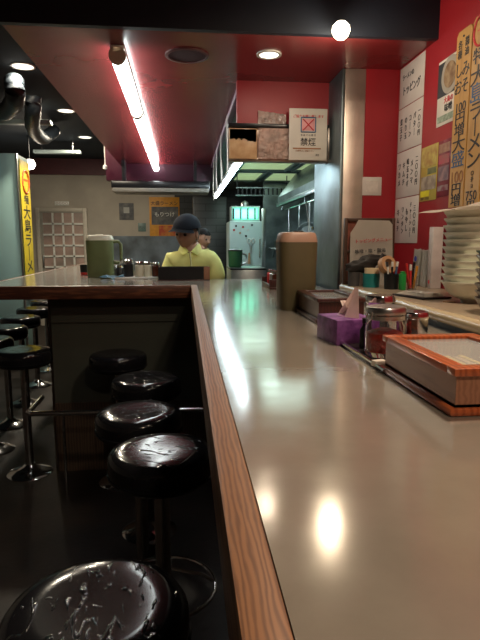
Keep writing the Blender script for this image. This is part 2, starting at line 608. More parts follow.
# the far door with its glass grid
a = on_y(36, 208, YF)
b = on_y(87, 208, YF)
door = thing('door_1', 'beige far door with a grid of small panes behind the counter', 'door', (0, 0, 0))
door['kind'] = 'structure'
dx0, dx1, dzt = a.x, b.x, a.z
bm = newbm()
for q in (dx0, dx1 - .06):
    box(bm, q, q + .06, YF - .06, YF, 0, dzt, .005)
box(bm, dx0 + .0601, dx1 - .0601, YF - .06, YF, dzt - .06, dzt, .005)
obj('door_frame', bm, mat('beige_door_frame', (0.55, 0.48, 0.39), 0.5, noise=0.05), door)
gx0, gx1 = on_y(43, 215, YF).x, on_y(83, 215, YF).x
gz1 = on_y(60, 213, YF).z
gz0 = on_y(60, 288, YF).z
bm = newbm()
box(bm, dx0 + .06, gx0, YF - .045, YF - .01, 0, dzt - .06)
box(bm, gx1, dx1 - .06, YF - .045, YF - .01, 0, dzt - .06)
box(bm, gx0, gx1, YF - .045, YF - .01, gz1, dzt - .06)
box(bm, gx0, gx1, YF - .045, YF - .01, 0, gz0)
obj('door_leaf', bm, mat('beige_door_leaf', (0.36, 0.32, 0.26), 0.5, noise=0.05), door)
bm = newbm()
NC, NR = 4, 7
for i in range(1, NC):
    q = gx0 + (gx1 - gx0) * i / NC
    box(bm, q - .014, q + .014, YF - .05, YF - .01, gz0, gz1)
for i in range(1, NR):
    q = gz0 + (gz1 - gz0) * i / NR
    box(bm, gx0, gx1, YF - .05, YF - .01, q - .014, q + .014)
obj('door_grid', bm, mat('white_grid', (0.80, 0.76, 0.68), 0.5, noise=0.03), door)
bm = newbm()
box(bm, gx0, gx1, YF - .03, YF - .02, gz0, gz1)
obj('pane', bm, mat('frosted_pane_print', (0.50, 0.33, 0.27), 0.25, col2=(0.22, 0.18, 0.15), nscale=2.6), door)
bm = newbm()
box(bm, dx0 + .085, dx0 + .105, YF - .08, YF - .045, 0.95, 1.15, .005)
obj('door_handle', bm, M['dull_chrome'], door)
# small white plate with round marks over the door
t = thing('door_sign', 'small white strip with rings above the far door', 'sign', (on_y(62, 204, YF).x, YF - .012, on_y(62, 203.5, YF).z))
obj('plate', box(newbm(), -.11, .11, -.004, .008, -.03, .03, .003), M['white'], t)
for k in range(4):
    text('lettering', 'O', .055, M['ink_brown'], t, (-.075 + k * .05, -.0052, 0), (1, 0, 0), UPZ)

# ================================================================ COUNTER
I0 = on_z(293, 640, CT).x          # inner edge of the wooden edging
O0 = on_z(238.4, 640, CT).x
LX = 0.72                           # face of the ledge behind the counter
YBR = on_z(192, 285.3, CT).y       # front of the branch
YE = on_z(240, 279, CT).y
LEFTX = -1.16
print('edging', I0, O0, 'branch', YBR, YE)
counter = thing('bar_counter', 'long grey-topped ramen bar counter with wooden edging, bending left at the far end', 'counter', (0, 0, 0))
XI, XO = 0.0635, 0.030
e = .028
bm = newbm()
poly = [(XI, -0.6), (LX, -0.6), (LX, YE), (-0.27, YE), (-0.27, 3.95), (-0.72, 3.95), (-0.72, 7.4), (LEFTX + e, 7.4), (LEFTX + e, YBR + e), (XI, YBR + e)]
prism(bm, poly[::1], CT - .035, CT)
obj('countertop', bm, M['top'], counter, smooth=0)
bm = newbm()
box(bm, XO, XI, -0.6, YBR + e, CT - .075, CT + .001, .004)
obj('wood_edging', bm, M['edge_wood'], counter)
bm = newbm()
box(bm, LEFTX, XO - .0005, YBR, YBR + e, CT - .072, CT + .001, .004)
obj('wood_edging', bm, M['apron_wood'], counter)
bm = newbm()
box(bm, LEFTX, LEFTX + e, YBR + e + .0005, 7.4, CT - .072, CT + .001, .004)
obj('wood_edging', bm, M['apron_wood'], counter)
bm = newbm()
box(bm, -.775, XI + .16, YBR + .14, YBR + .18, 0.42, CT - .036)
box(bm, -.775, XI + .16, YBR + .13, YBR + .14, 0.90, 0.915)
obj('front_panel', bm, M['grey_panel'], counter)
bm = newbm()
box(bm, -.775, XI + .16, YBR + .135, YBR + .18, 0.0, 0.42)
obj('kick_panel', bm, M['plank'], counter)
bm = newbm()
box(bm, XI + .12, XI + .16, -0.6, YBR + .14, 0, CT - .036)
obj('side_panel', bm, M['plank'], counter)
bm = newbm()
for k in range(22):
    y = YBR + .18 + k * .19
    box(bm, -.80, -.776, y, y + .182, 0, CT - .036, .003)
obj('side_panel', bm, M['plank'], counter)
# back supports on the kitchen side
bm = newbm()
box(bm, LX - .08, LX - .04, -0.6, YE - .02, 0, CT - .036)
box(bm, XI + .2, LX - .04, YE - .06, YE - .02, 0, CT - .036)
obj('back_panel', bm, M['dark_steel'], counter)

# foot rail along the counter
RZ = .46
ry = on_z(95, 413, RZ).y
rx0 = on_z(36, 404, RZ).x
bm = newbm()
tube(bm, [(rx0, YBR + .134, RZ), (rx0, ry + .04, RZ), (rx0 + .02, ry + .02, RZ), (XI + .06, ry, RZ)], .014)
obj('foot_rail', bm, M['dull_chrome'], counter)
for q in (on_z(66, 409, RZ).x, -.1):
    bm = newbm()
    tube(bm, [(q, ry + .015, 0), (q, ry + .015, RZ - .01)], .008)
    obj('rail_post', bm, M['dull_chrome'], counter)

# ================================================================ LEDGE at the wall
LZ = CT + .05
LY1 = on_z(339, 287, LZ + .0).y
ledge = thing('wall_ledge', 'raised tan ledge with a rounded cream front along the red wall', 'shelf', (0, 0, 0))
R = .016
bm = newbm()
box(bm, LX - 0.005, WX, -0.6, LY1 + .16, LZ - 2 * R, LZ)
obj('shelf_top', bm, M['ledge'], ledge)
bm = newbm()
tube(bm, [(LX - .005, -.6, LZ - R), (LX - .005, LY1 + .16, LZ - R)], R + .0015, seg=18)
obj('rounded_edge', bm, M['ledge_edge'], ledge)
bm = newbm()
box(bm, LX - .004, LX + .04, -.6, LY1 + .16, CT, LZ - 2 * R - .001)
obj('front_panel', bm, M['ledge_front'], ledge)

# ================================================================ STOOLS
SZ = 0.75


def make_stool(label, loc, ring=False, rotz=0):
    t = thing('bar_stool', label, 'stool', loc, rotz, 'black round bar stools')
    bm = newbm()
    R0 = .148
    prof = [(0, SZ - .004), (.05, SZ - .003), (.09, SZ), (.12, SZ), (.138, SZ - .006), (.146, SZ - .018), (R0, SZ - .034), (.147, SZ - .06), (.142, SZ - .082), (.132, SZ - .092), (.10, SZ - .096), (0, SZ - .096)]
    lathe(bm, [(r * 1.07, z) for r, z in prof], seg=48)
    obj('seat', bm, M['vinyl'], t, smooth=60)
    bm = newbm()
    lathe(bm, [(.1560, SZ - .066), (.1605, SZ - .068), (.1605, SZ - .072), (.1560, SZ - .074)], seg=40)
    obj('piping', bm, M['vinyl'], t)
    bm = newbm()
    lathe(bm, [(.0, SZ - .0965), (.085, SZ - .0965), (.085, SZ - .103), (.035, SZ - .118), (.0, SZ - .118)], seg=28)
    obj('swivel_plate', bm, M['dull_chrome'], t)
    bm = newbm()
    lathe(bm, [(0, SZ - .119), (.024, SZ - .119), (.024, .06), (.0, .06)], seg=20)
    obj('pole', bm, M['dull_chrome'], t)
    bm = newbm()
    lathe(bm, [(0, .059), (.03, .059), (.04, .045), (.075, .03), (.118, .014), (.13, .004), (.13, 0), (0, 0)], seg=36)
    obj('base', bm, M['chrome'], t)
    if ring:
        rz = .30
        bm = newbm()
        tube(bm, [(.16 * math.cos(k * PI / 14), .16 * math.sin(k * PI / 14), rz) for k in range(28)], .006, closed=True, seg=8)
        for an in (.5, .5 + PI / 2, .5 + PI, .5 + 1.5 * PI):
            tube(bm, [(.02 * math.cos(an), .02 * math.sin(an), rz + .06), (.12 * math.cos(an), .12 * math.sin(an), rz + .03), (.16 * math.cos(an), .16 * math.sin(an), rz)], .005, seg=8)
        obj('foot_ring', bm, M['chrome'], t)
    return t


def st(px, py):
    p = on_z(px + 3, py - 4, SZ)
    return (p.x, p.y, 0)


pA = st(93, 609)
sA = make_stool('nearest black vinyl stool with wrinkled cracked seat, bottom left corner', pA, True)
sB = copy_tree(sA, st(158, 452), 1.1, 'black stool tucked against the counter edge, second from the viewer')
sC = make_stool('third black stool', st(136, 414), False, 2.0)
sC['label'] = 'third black stool from the viewer in the row along the near counter'
copy_tree(sC, st(143, 381), .7, 'fourth black stool from the viewer in the row along the near counter')
copy_tree(sC, st(115, 357), 2.9, 'black stool furthest along the near row, in front of the grey-green panel')
copy_tree(sC, st(20, 353), 1.5, 'black stool left of the counter front, the foot rail starting beside its pole')
for i, (px, Y, lb) in enumerate([(0, 3.55, 'black stool cut by the left frame edge, first along the left arm of the counter'),
                                 (0, 4.05, 'second black stool along the left arm of the counter'),
                                 (0, 4.6, 'third black stool along the left arm of the counter'),
                                 (0, 5.2, 'fourth black stool along the left arm of the counter'),
                                 (0, 5.85, 'furthest black stool along the left arm of the counter, by the yellow banner')]):
    copy_tree(sC, (-1.27 - .05 * i, Y, 0), i * 1.3, lb)

# ================================================================ CEILING LIGHTS
def downlight(px, py, z, r, label, m=M['lamp_dim'], power=1.0, col=(1, .88, .68)):
    p = on_z(px, py, z)
    t = thing('ceiling_light', label, 'light', (p.x, p.y, z), 0, 'recessed ceiling lights')
    bm = newbm()
    lathe(bm, [(r, 0.0), (r + .014, 0.0), (r + .014, -.006), (r, -.006), (r, 0)], seg=28)
    obj('trim_ring', bm, M['white'], t)
    bm = newbm()
    lathe(bm, [(0, -.003), (r, -.003), (r, -.001), (0, -.001)], seg=28)
    obj('lamp_disc', bm, m, t)
    l = area_light('downlight_glow', (0, 0, -.012), r * 1.8, power, col)
    l.parent = t
    return t


downlight(23, 66, ZC, .075, 'round recessed light nearest in the black ceiling, upper left', power=24)
downlight(66, 110.5, ZC, .075, 'middle of three round recessed lights in the black ceiling', power=24)
downlight(85, 137, ZC, .075, 'furthest of three round recessed lights in the black ceiling', power=24)
downlight(269, 54, ZS, .042, 'bright white recessed lamp in the red soffit above the no-smoking sign', M['lamp_mid'], power=1, col=(1, .85, .66))

# bare bright spot on the beam
p = on_y(341, 30, YS - .10)
t = thing('spot_lamp', 'glaring round spot lamp fixed on the black beam, top centre right', 'lamp', p)
bm = newbm()
lathe(bm, [(0, -.036), (.016, -.033), (.028, -.022), (.036, -.004), (.033, .014), (.02, .028), (0, .032)], seg=28)
obj('bulb', bm, M['lamp'], t)
bm = newbm()
tube(bm, [(0, .0, .016), (0, .02, .035), (0, .05, .035)], .010)
obj('arm', bm, M['black'], t)
ld = bpy.data.lights.new('spot_bulb_light', 'POINT')
ld.energy = 5.5
ld.color = (1, .84, .62)
ld.shadow_soft_size = .035
lo = bpy.data.objects.new('spot_bulb_light', ld)
C.objects.link(lo)
lo.location = (0, -.02, -.06)
lo.parent = t

# fluorescent tubes under the soffit
ZT = ZS - .045
t0 = on_z(117, 55, ZT)
t1 = on_z(141, 113, ZT)
t2 = on_z(157, 171, ZT)
print('tubes', t0, t1, t2)


def tube_light(a, b, label):
    t = thing('tube_light', label, 'light', (a.x, a.y, ZS), 0, 'fluorescent lights under the red soffit')
    d = b - a
    d.z = 0
    L = d.length
    ang = math.atan2(d.y, d.x)
    t.rotation_euler = (0, 0, ang)
    bm = newbm()
    box(bm, 0.01, L - .01, -.03, .03, -.016, -.0005, .004)
    obj('housing', bm, M['white'], t)
    bm = newbm()
    tube(bm, [(.018, 0, -.045), (L - .018, 0, -.045)], .031, seg=20)
    obj('tube', bm, M['tube'], t)
    for s in (0, 1):
        x = .0 if s == 0 else L - .018
        bm = newbm()
        tube(bm, [(x, 0, -.045), (x + .018, 0, -.045)], .037, seg=20)
        box(bm, x, x + .018, -.014, .014, -.03, -.012)
        obj('end_cap', bm, M['tube_end'], t)
    return t


dv = (t2 - t0)
tube_light(t0, t0 + dv * ((t1.y - t0.y) / dv.y) * .985, 'nearest fluorescent tube with a round tan end cap, under the red soffit')
mid = t0 + dv * ((t1.y - t0.y) / dv.y)
mid2 = (mid + t2) / 2
tube_light(mid, mid + (mid2 - mid) * .985, 'middle fluorescent tube of the glowing row under the red soffit')
tube_light(mid2, t2, 'furthest fluorescent tube of the glowing row under the red soffit')

# round dark ceiling speaker
p = on_z(187, 55, ZS)
t = thing('ceiling_speaker', 'dark round speaker grille in the red soffit', 'speaker', p)
bm = newbm()
lathe(bm, [(.085, 0), (.098, 0), (.098, -.006), (.085, -.008), (.085, 0)], seg=36)
obj('rim', bm, mat('wine_rim', (0.09, 0.02, 0.02), 0.6, noise=0.05), t)
bm = newbm()
lathe(bm, [(0, -.004), (.085, -.003), (.085, -.001), (0, -.001)], seg=36)
obj('grille', bm, mat('dark_grille', (0.04, 0.008, 0.010), 0.9, noise=0.3, nscale=200), t)

# ducts in the black ceiling
for i, (pts, r, lb) in enumerate([
    ([(14, 80, 2.6), (15, 92, 2.5), (14, 102, 2.47), (4, 112, 2.5), (-10, 112, 2.6)], .07, 'dark flexible duct curling under the black ceiling, nearer one'),
    ([(33, 96, 2.6), (33, 110, 2.5), (33, 128, 2.45), (43, 138, 2.47), (55, 130, 2.6)], .065, 'dark flexible duct sagging under the black ceiling, further one')]):
    P = [on_z(a_, b_, z_) for a_, b_, z_ in pts]
    fine = []
    for k in range(len(P) - 1):
        for s in range(6):
            u = s / 6
            p0, p1, p2, p3 = P[max(k - 1, 0)], P[k], P[k + 1], P[min(k + 2, len(P) - 1)]
            fine.append(0.5 * ((2 * p1) + (p2 - p0) * u + (2 * p0 - 5 * p1 + 4 * p2 - p3) * u * u + (3 * p1 - p0 - 3 * p2 + p3) * u ** 3))
    fine.append(P[-1])
    bm = newbm()
    tube(bm, fine, [r * (1 + .08 * (k % 2)) for k in range(len(fine))], seg=18)
    tag(obj('flexible_duct', bm, M['duct'], smooth=80), lb, 'duct')
for (xa, ya, xb, yb, lb) in [(-6, 126, 46, 118, 'pale metal strip hanging under the black ceiling, nearer one'),
                             (38, 154, 78, 150, 'pale metal strip hanging under the black ceiling, further one')]:
    A, B = on_z(xa, ya, 2.52), on_z(xb, yb, 2.52)
    t = thing('ceiling_rail', lb, 'rail', (0, 0, 0))
    bm = newbm()
    y = (A.y + B.y) / 2
    box(bm, A.x, B.x, y - .05, y + .05, 2.50, 2.54, .004)
    obj('channel', bm, mat('pale_rail', (0.25, 0.30, 0.30), 0.5, noise=0.05), t)
    bm = newbm()
    for q in (A.x + .1, B.x - .1):
        tube(bm, [(q, y, 2.54), (q, y, ZC)], .006)
    obj('hanger', bm, M['dull_chrome'], t)
# pendant by the far wall
p = on_y(29.5, 164, 7.2)
t = thing('pendant_lamp', 'small bright globe lamp glowing beside the top of the yellow banner', 'lamp', p)
bm = newbm()
lathe(bm, [(0, -.07), (.05, -.055), (.075, 0), (.05, .05), (0, .06)], seg=24)
obj('globe', bm, mat('lit_globe', (1, 1, 1), .5, emit=(1, .93, .8), estr=6, noise=.01), t)
bm = newbm()
tube(bm, [(0, 0, .06), (0, 0, ZC - p.z)], .008)
obj('stem', bm, M['black'], t)
ld = bpy.data.lights.new('globe_light', 'POINT')
ld.energy = 8
ld.color = (1, .86, .68)
ld.shadow_soft_size = .08
lo = bpy.data.objects.new('globe_light', ld)
C.objects.link(lo)
lo.location = (0, 0, -.16)
lo.parent = t

# air conditioner hung at the bulkhead
yA = 5.65
z0 = on_y(160, 192, yA).z
z1 = on_y(160, 181, yA).z
x0 = on_y(111, 187, yA).x
t = thing('air_conditioner', 'long black and beige air unit hanging under the far end of the red soffit', 'air conditioner', (0, 0, 0))
obj('body', box(newbm(), x0, SXR - .05, yA, yA + .35, z0 + .04, z1, .01), M['black'], t)
obj('underside', box(newbm(), x0 + .01, SXR - .06, yA + .0, yA + .34, z0, z0 + .0395, .006), mat('beige_ac_plastic', (0.24, 0.215, 0.18), .5, noise=.05), t)
for q in (x0 + .1, 0.1):
    obj('bracket', box(newbm(), q, q + .03, yA + .1, yA + .25, z0 + .03, ZS), M['black'], t)
# little white stub lamp at the soffit corner
p = on_y(105, 160, 5.9)
t = thing('pull_switch', 'thin white cord with a knob hanging at the soffit corner', 'switch', (p.x, 5.9, ZC))
bm = newbm()
zc = on_y(105, 167, 5.9).z
tube(bm, [(0, 0, 0), (0, 0, zc - ZC + .02)], .006)
obj('cord', bm, M['white'], t)
bm = newbm()
lathe(bm, [(0, zc - ZC - .03), (.022, zc - ZC - .02), (.022, zc - ZC + .01), (0, zc - ZC + .03)], seg=14)
obj('knob', bm, M['white'], t)

# ================================================================ FAR LEFT: teal board and yellow banner
TXR = on_y(18.5, 200, 6.0).x
tz = on_y(5, 153, 6.0).z
t = thing('teal_partition', 'tall pale teal partition board at the left edge', 'partition', (0, 0, 0))
obj('board', box(newbm(), TXR - 1.1, TXR, 6.0, 6.42, .0, tz, .008), M['teal'], t)
obj('edge_strip', box(newbm(), TXR - .002, TXR + .012, 5.985, 6.03, .0, tz, .002), M['steel'], t)
by0 = on_x(19.5, 200, TXR + .02)
by1 = on_x(30, 200, TXR + .02)
bz1 = on_x(24, 161, TXR + .02).z
bz0 = 1.36 - .62
t = thing('vertical_banner', 'narrow yellow vertical banner with black writing and an orange ring', 'banner', (0, 0, 0))
BX = TXR + .016
ya_, yb_ = 6.04, 6.38
obj('cloth', box(newbm(), BX, BX + .006, ya_, yb_, bz0, bz1, .001), M['yellow'], t)
ym = (ya_ + yb_) / 2
zz = bz1 - .22
bm = newbm()
tube(bm, [(BX + .009, ym + .12 * math.cos(k * PI / 12), zz + .12 * math.sin(k * PI / 12)) for k in range(24)], .012, closed=True, seg=6)
obj('ring_mark', bm, mat('orange_ring', (.75, .15, .03), .5, noise=.05), t)
text('lettering', 'ー', .22, mat('orange_ring', (0, 0, 0)), t, (BX + .007, ym, zz), (0, 1, 0), UPZ, .02)
for ch, s, py in [('麺', .10, 200), ('大', .155, 213), ('島', .155, 227), ('ラ', .155, 241), ('｜', .155, 255), ('メ', .155, 268), ('ン', .155, 286)]:
    text('lettering', ch, s, M['ink'], t, (BX + .007, ym, on_x(24, py, BX).z), (0, 1, 0), UPZ, .03, sx=1.75)

# posters on the far wall
def poster(name, label, cat, x0, y0, x1, y1, Y, m, thick=.008):
    A, B = on_y(x0, y0, Y), on_y(x1, y1, Y)
    c = (A + B) / 2
    t = thing(name, label, cat, (c.x, Y, c.z))
    wdt, hgt = abs(B.x - A.x), abs(A.z - B.z)
    obj('sheet', box(newbm(), -wdt / 2, wdt / 2, -thick, 0, -hgt / 2, hgt / 2, .001), m, t)
    return t, wdt, hgt, -thick - .0006


t, W_, H_, yy = poster('wall_poster', 'orange framed noodle poster with dark middle behind the cook', 'poster', 149, 197, 180, 243, YF, M['orange'])
obj('dark_panel', box(newbm(), -W_ * .43, W_ * .46, yy - .003, yy + .0005, -.10 * H_, .29 * H_), M['poster_grey'], t)
obj('red_panel', box(newbm(), -W_ * .2, W_ * .46, yy - .003, yy + .0005, -.44 * H_, -.12 * H_), mat('red_dish_print', (.42, .03, .015), .5, col2=(.55, .22, .03), nscale=9), t)
text('lettering', '大盛ラーメン', W_ * .15, M['ink'], t, (0, yy - .001, .36 * H_), (1, 0, 0), UPZ, .02)
text('lettering', 'もりつけ', W_ * .17, M['white'], t, (0, yy - .004, .12 * H_), (1, 0, 0), UPZ, .02)
t, W_, H_, yy = poster('wall_picture', 'small dark square picture on the beige far wall', 'picture', 119, 203, 134, 220, YF, M['poster_grey'])
obj('pale_mark', box(newbm(), -W_ * .2, W_ * .2, yy - .002, yy, -.1 * H_, .25 * H_), M['bowl_grey'], t)
t, W_, H_, yy = poster('wall_plate', 'little grey-green notice under the small dark picture', 'notice', 138, 223, 146, 231.5, YF, mat('grey_green_plate', (.13, .19, .17), .4, noise=.1))
text('lettering', '火元', W_ * .4, M['ink'], t, (0, yy, 0), (1, 0, 0), UPZ)
# blotchy steel splash panel on the far wall
A, B = on_y(112, 236, YF), on_y(205, 290, YF)
struct('trim_splashback', box(newbm(), A.x, -.0, YF - .02, YF - .001, 0.9, A.z), mat('blotchy_steel', (.20, .24, .28), .35, .4, col2=(.09, .10, .11), nscale=3))

# ================================================================ KITCHEN
# lit ceiling panels in dark frames
def kpanel(x0, x1, y0, y1, label):
    t = thing('ceiling_panel_light', label, 'light', ((x0 + x1) / 2, (y0 + y1) / 2, 2.2), 0, 'yellow-green lit panels in the kitchen ceiling')
    w_, l_ = (x1 - x0) / 2, (y1 - y0) / 2
    bm = newbm()
    box(bm, -w_, w_, -l_, -l_ + .05, -.03, 0)
    box(bm, -w_, w_, l_ - .05, l_, -.03, 0)
    box(bm, -w_, -w_ + .03, -l_ + .05, l_ - .05, -.03, 0)
    box(bm, w_ - .03, w_, -l_ + .05, l_ - .05, -.03, 0)
    obj('frame', bm, mat('dark_panel_frame', (.06, .08, .08), .4, noise=.1), t)
    bm = newbm()
    box(bm, -w_ + .03, w_ - .03, -l_ + .05, l_ - .05, -.012, -.002)
    obj('diffuser', bm, M['panel_lit'], t)


kpanel(.60, 1.18, 5.45, 6.4, 'nearer left yellow-green lit ceiling panel over the kitchen')
kpanel(1.24, 1.72, 5.45, 6.4, 'nearer right yellow-green lit ceiling panel over the kitchen')
kpanel(.62, .98, 6.5, 7.5, 'further left yellow-green lit ceiling panel over the kitchen')
kpanel(1.03, 1.60, 6.5, 7.5, 'further right yellow-green lit ceiling panel over the kitchen')
# slatted vent
t = thing('vent_grille', 'dark slatted vent bar below the lit kitchen ceiling panels', 'vent', (0, 0, 0))
A = on_y(236, 187, 6.9)
B = on_y(288, 196, 6.9)
bm = newbm()
box(bm, A.x, B.x, 6.9, 6.96, A.z - .012, A.z)
box(bm, A.x, B.x, 6.9, 6.96, B.z, B.z + .012)
obj('frame', bm, M['dark_steel'], t)
for k in range(12):
    q = A.x + (B.x - A.x) * (k + .5) / 12
    bm = newbm()
    box(bm, q - .008, q + .008, 6.9, 6.94, B.z + .012, A.z - .012)
    obj('slat', bm, M['black'], t)
bm = newbm()
for q in (A.x + .01, B.x - .02):
    box(bm, q, q + .01, 6.91, 6.93, A.z, 2.2)
obj('hanger', bm, M['black'], t)

# fridge
FY = 7.0
fa, fb = on_y(229.5, 221, FY), on_y(262, 221, FY)
t = thing('refrigerator', 'pale enamel fridge covered in magnets at the back of the kitchen', 'refrigerator', ((fa.x + fb.x) / 2, FY, 0))
fw = (fb.x - fa.x) / 2
fz = fa.z
obj('body', box(newbm(), -fw, fw, .03, .55, .06, fz, .012), M['fridge'], t)
obj('door', box(newbm(), -fw, fw, 0, .0295, .62, fz - .003, .008), M['fridge'], t)
obj('door', box(newbm(), -fw, fw, 0, .0295, .08, .61, .008), M['fridge'], t)
bm = newbm()
tube(bm, [(fw - .03, -.002, 1.15), (fw - .03, -.03, 1.17), (fw - .03, -.03, 1.4), (fw - .03, -.002, 1.42)], .008)
obj('door_handle', bm, M['chrome'], t)
bm = newbm()
for q in (-1, 1):
    for r_ in (.1, .5):
        lathe(bm, [(0, 0), (.02, 0), (.02, .06), (0, .06)], q * (fw - .05), r_, 0, 12)
obj('foot', bm, M['rubber'], t)
for i, (px, py, mm, lb) in enumerate([(236, 226, 'ink', 'dark'), (243, 227, 'redplastic', 'red'), (248, 230, 'white', 'white'), (252, 225, 'ink', 'dark'), (240, 233, 'kraft', 'brown'), (234, 230, 'redplastic', 'red'), (246, 236, 'ink', 'dark')]):
    p = on_y(px, py, FY)
    bm = newbm()
    lathe(bm, [(0, 0), (.014, 0), (.014, .008), (0, .008)], seg=12)
    o = obj('fridge_magnet', bm, M[mm], loc=(p.x, FY - .0005, p.z))
    o.rotation_euler = (PI / 2, 0, 0)
    where = ['top left', 'upper middle', 'middle right', 'top right', 'lower left', 'left edge', 'lowest right'][i]
    tag(o, f'small {lb} round magnet at the {where} of the fridge door', 'magnet', 'magnets on the fridge')
# scissors and opener hanging on fridge
p = on_y(251, 244, FY)
t = thing('scissors', 'white-handled scissors hanging on the fridge door', 'scissors', (p.x, FY - .012, p.z))
bm = newbm()
for s in (-1, 1):
    tube(bm, [(s * .028 + .022 * math.cos(k * PI / 8), 0, .04 + .03 * math.sin(k * PI / 8)) for k in range(16)], .007, closed=True, seg=6)
obj('handle', bm, M['white'], t)
bm = newbm()
tube(bm, [(-.018, 0, .015), (.008, 0, -.12)], .006, seg=6)
tube(bm, [(.018, 0, .015), (-.008, 0, -.12)], .006, seg=6)
obj('blade', bm, M['steel'], t)
p = on_y(249, 259, FY)
bm = newbm()
tube(bm, [(0, 0, .08), (.0, 0, -.06)], [.01, .02], seg=8)
tag(obj('bottle_opener', bm, M['kraft'], loc=(p.x, FY - .022, p.z)), 'brown opener hanging below the scissors on the fridge', 'opener')
# glowing teal strip above the fridge
A, B = on_y(231, 206, FY + .1), on_y(260, 219, FY + .1)
t = thing('lit_display', 'glowing teal display with pale shapes on top of the fridge', 'display', ((A.x + B.x) / 2, FY + .1, fz))
hh = A.z - fz
ww = (B.x - A.x) / 2
obj('case', box(newbm(), -ww, ww, .0, .22, .0, hh, .005), M['fridge'], t)
obj('screen', box(newbm(), -ww + .015, ww - .015, -.006, -.0005, .02, hh - .015, .002), M['teal_lit'], t)
bm = newbm()
for k in range(4):
    q = -ww + .05 + k * (2 * ww - .1) / 3
    box(bm, q - .03, q - .006, -.012, -.0065, .03, hh - .03)
obj('dark_mark', bm, M['ink'], t)
bm = newbm()
lathe(bm, [(0, 0), (.06, 0), (.05, .05), (.0, .08)], seg=20, cy=.1, cz=hh)
obj('cap', bm, M['steel'], t)
l = area_light('display_glow', (0, -.02, hh / 2), .3, .6, (.35, 1, .78), rot=(PI / 2, 0, 0), sizey=.12)
l.parent = t

# kitchen bright tubes along the left side of the hatch (seen as bluish white streaks)
def ktube(X, Z, Y, L, label):
    p = Vector((X, Y, Z))
    t = thing('kitchen_tube_light', label, 'light', p, 0, 'bluish tubes in the kitchen')
    bm = newbm()
    tube(bm, [(0, 0, 0), (0, L, 0)], .016, seg=12)
    obj('tube', bm, M['kitchen_lamp'], t)
    bm = newbm()
    box(bm, -.03, .03, 0, L, .017, .04, .003)
    for q in (.02, L - .03):
        box(bm, -.01, .01, q, q + .02, .03, 2.2 - p.z)
    obj('housing', bm, M['steel'], t)


for i, y in enumerate((3.35, 4.5, 5.65)):
    ktube(.38, 1.90, y, 1.08, ['nearest', 'middle', 'furthest'][i] + ' bluish white kitchen tube in the row under the soffit edge')

# strips of menu paper hung along the soffit edge
for i, (px, y0_, y1_, Y, lb) in enumerate([(219, 130, 172, 3.6, 'nearest'), (213, 152, 185, 4.2, 'second'), (207, 158, 195, 4.8, 'third'), (204, 166, 200, 5.3, 'furthest')]):
    A, B = on_y(px, y0_, Y), on_y(px, y1_, Y)
    t = thing('hanging_menu_strip', f'{lb} narrow white strip hanging under the soffit edge', 'menu strip', (SXR - .02 - .01, Y, 0), 0, 'white strips hung along the soffit edge')
    bm = newbm()
    grid_sheet(bm, 2, 8, lambda u, v: Vector((.004 * math.sin(v * 5 + i), (u - .5) * .14, B.z + (ZS - .03 - B.z) * v)), .001)
    obj('paper', bm, M['sheet'], t)

# worktop, hood, rail and utensils on the steel kitchen side
KX = 1.75
t = thing('kitchen_worktop', 'steel worktop along the kitchen wall behind the big jug', 'worktop', (0, 0, 0))
obj('top', box(newbm(), 1.12, KX - .001, 3.6, 6.9, .88, .92, .004), M['steel'], t)
obj('cabinet', box(newbm(), 1.16, KX - .002, 3.62, 6.88, .0, .8795, .004), M['dark_steel'], t)
t = thing('range_hood', 'long slanted dark steel hood over the kitchen worktop', 'range hood', (0, 0, 0))
bm = newbm()
pp = [(1.14, 1.80), (1.20, 1.80), (KX - .001, 2.02), (KX - .001, 2.19), (1.36, 2.19), (1.14, 1.90)]
vs = [bm.verts.new((x, 3.9, z)) for x, z in pp] + [bm.verts.new((x, 6.7, z)) for x, z in pp]
bm.faces.new(vs[:6]); bm.faces.new(vs[6:][::-1])
for k in range(6):
    bm.faces.new((vs[k], vs[(k + 1) % 6], vs[6 + (k + 1) % 6], vs[6 + k]))
obj('canopy', bm, mat('hood_steel', (.13, .15, .15), .4, .8, noise=.3, nscale=5), t, smooth=0)
obj('lip', box(newbm(), 1.125, 1.1395, 3.9, 6.7, 1.79, 1.83, .003), M['steel'], t)
t = thing('hook_rail', 'long steel rail under the kitchen hood with ladles on it', 'rail', (0, 0, 0))
RX, RZK = 1.17, 1.735
obj('bar', tube(newbm(), [(RX, 3.95, RZK), (RX, 6.6, RZK)], .008), M['chrome'], t)
for y in (4.0, 5.3, 6.55):
    obj('bracket', tube(newbm(), [(RX, y, RZK + .008), (RX, y, 1.799)], .007), M['dark_steel'], t)
for i, (y, L_, r_, lb) in enumerate([(4.25, .26, .055, 'nearest ladle'), (4.5, .32, .045, 'second ladle'), (4.8, .24, .06, 'third ladle'), (5.1, .30, .05, 'fourth ladle'), (5.55, .26, .055, 'fifth ladle'), (6.1, .30, .06, 'furthest ladle')]):
    t = thing('ladle', f'{lb} hanging from the steel rail under the kitchen hood', 'ladle', (RX, y, RZK), .3 * i, 'ladles on the kitchen rail')
    bm = newbm()
    tube(bm, [(0.0, 0, .013), (0.014, 0, .004), (.012, 0, -.02), (.0, 0, -L_)], .006, seg=8)
    obj('handle', bm, M['steel'], t)
    bm = newbm()
    pr = [(r_ * math.sin(a_), -L_ - r_ * math.cos(a_) * .8) for a_ in [k * PI / 2 / 6 for k in range(7)]]
    lathe(bm, pr + [(r_ - .004, pr[-1][1])] + [(max(0, (r_ - .004) * math.sin(a_)), -L_ - (r_ - .004) * math.cos(a_) * .8) for a_ in [k * PI / 2 / 6 for k in range(5, -1, -1)]], cx=.02, seg=18)
    obj('cup', bm, M['chrome'], t)
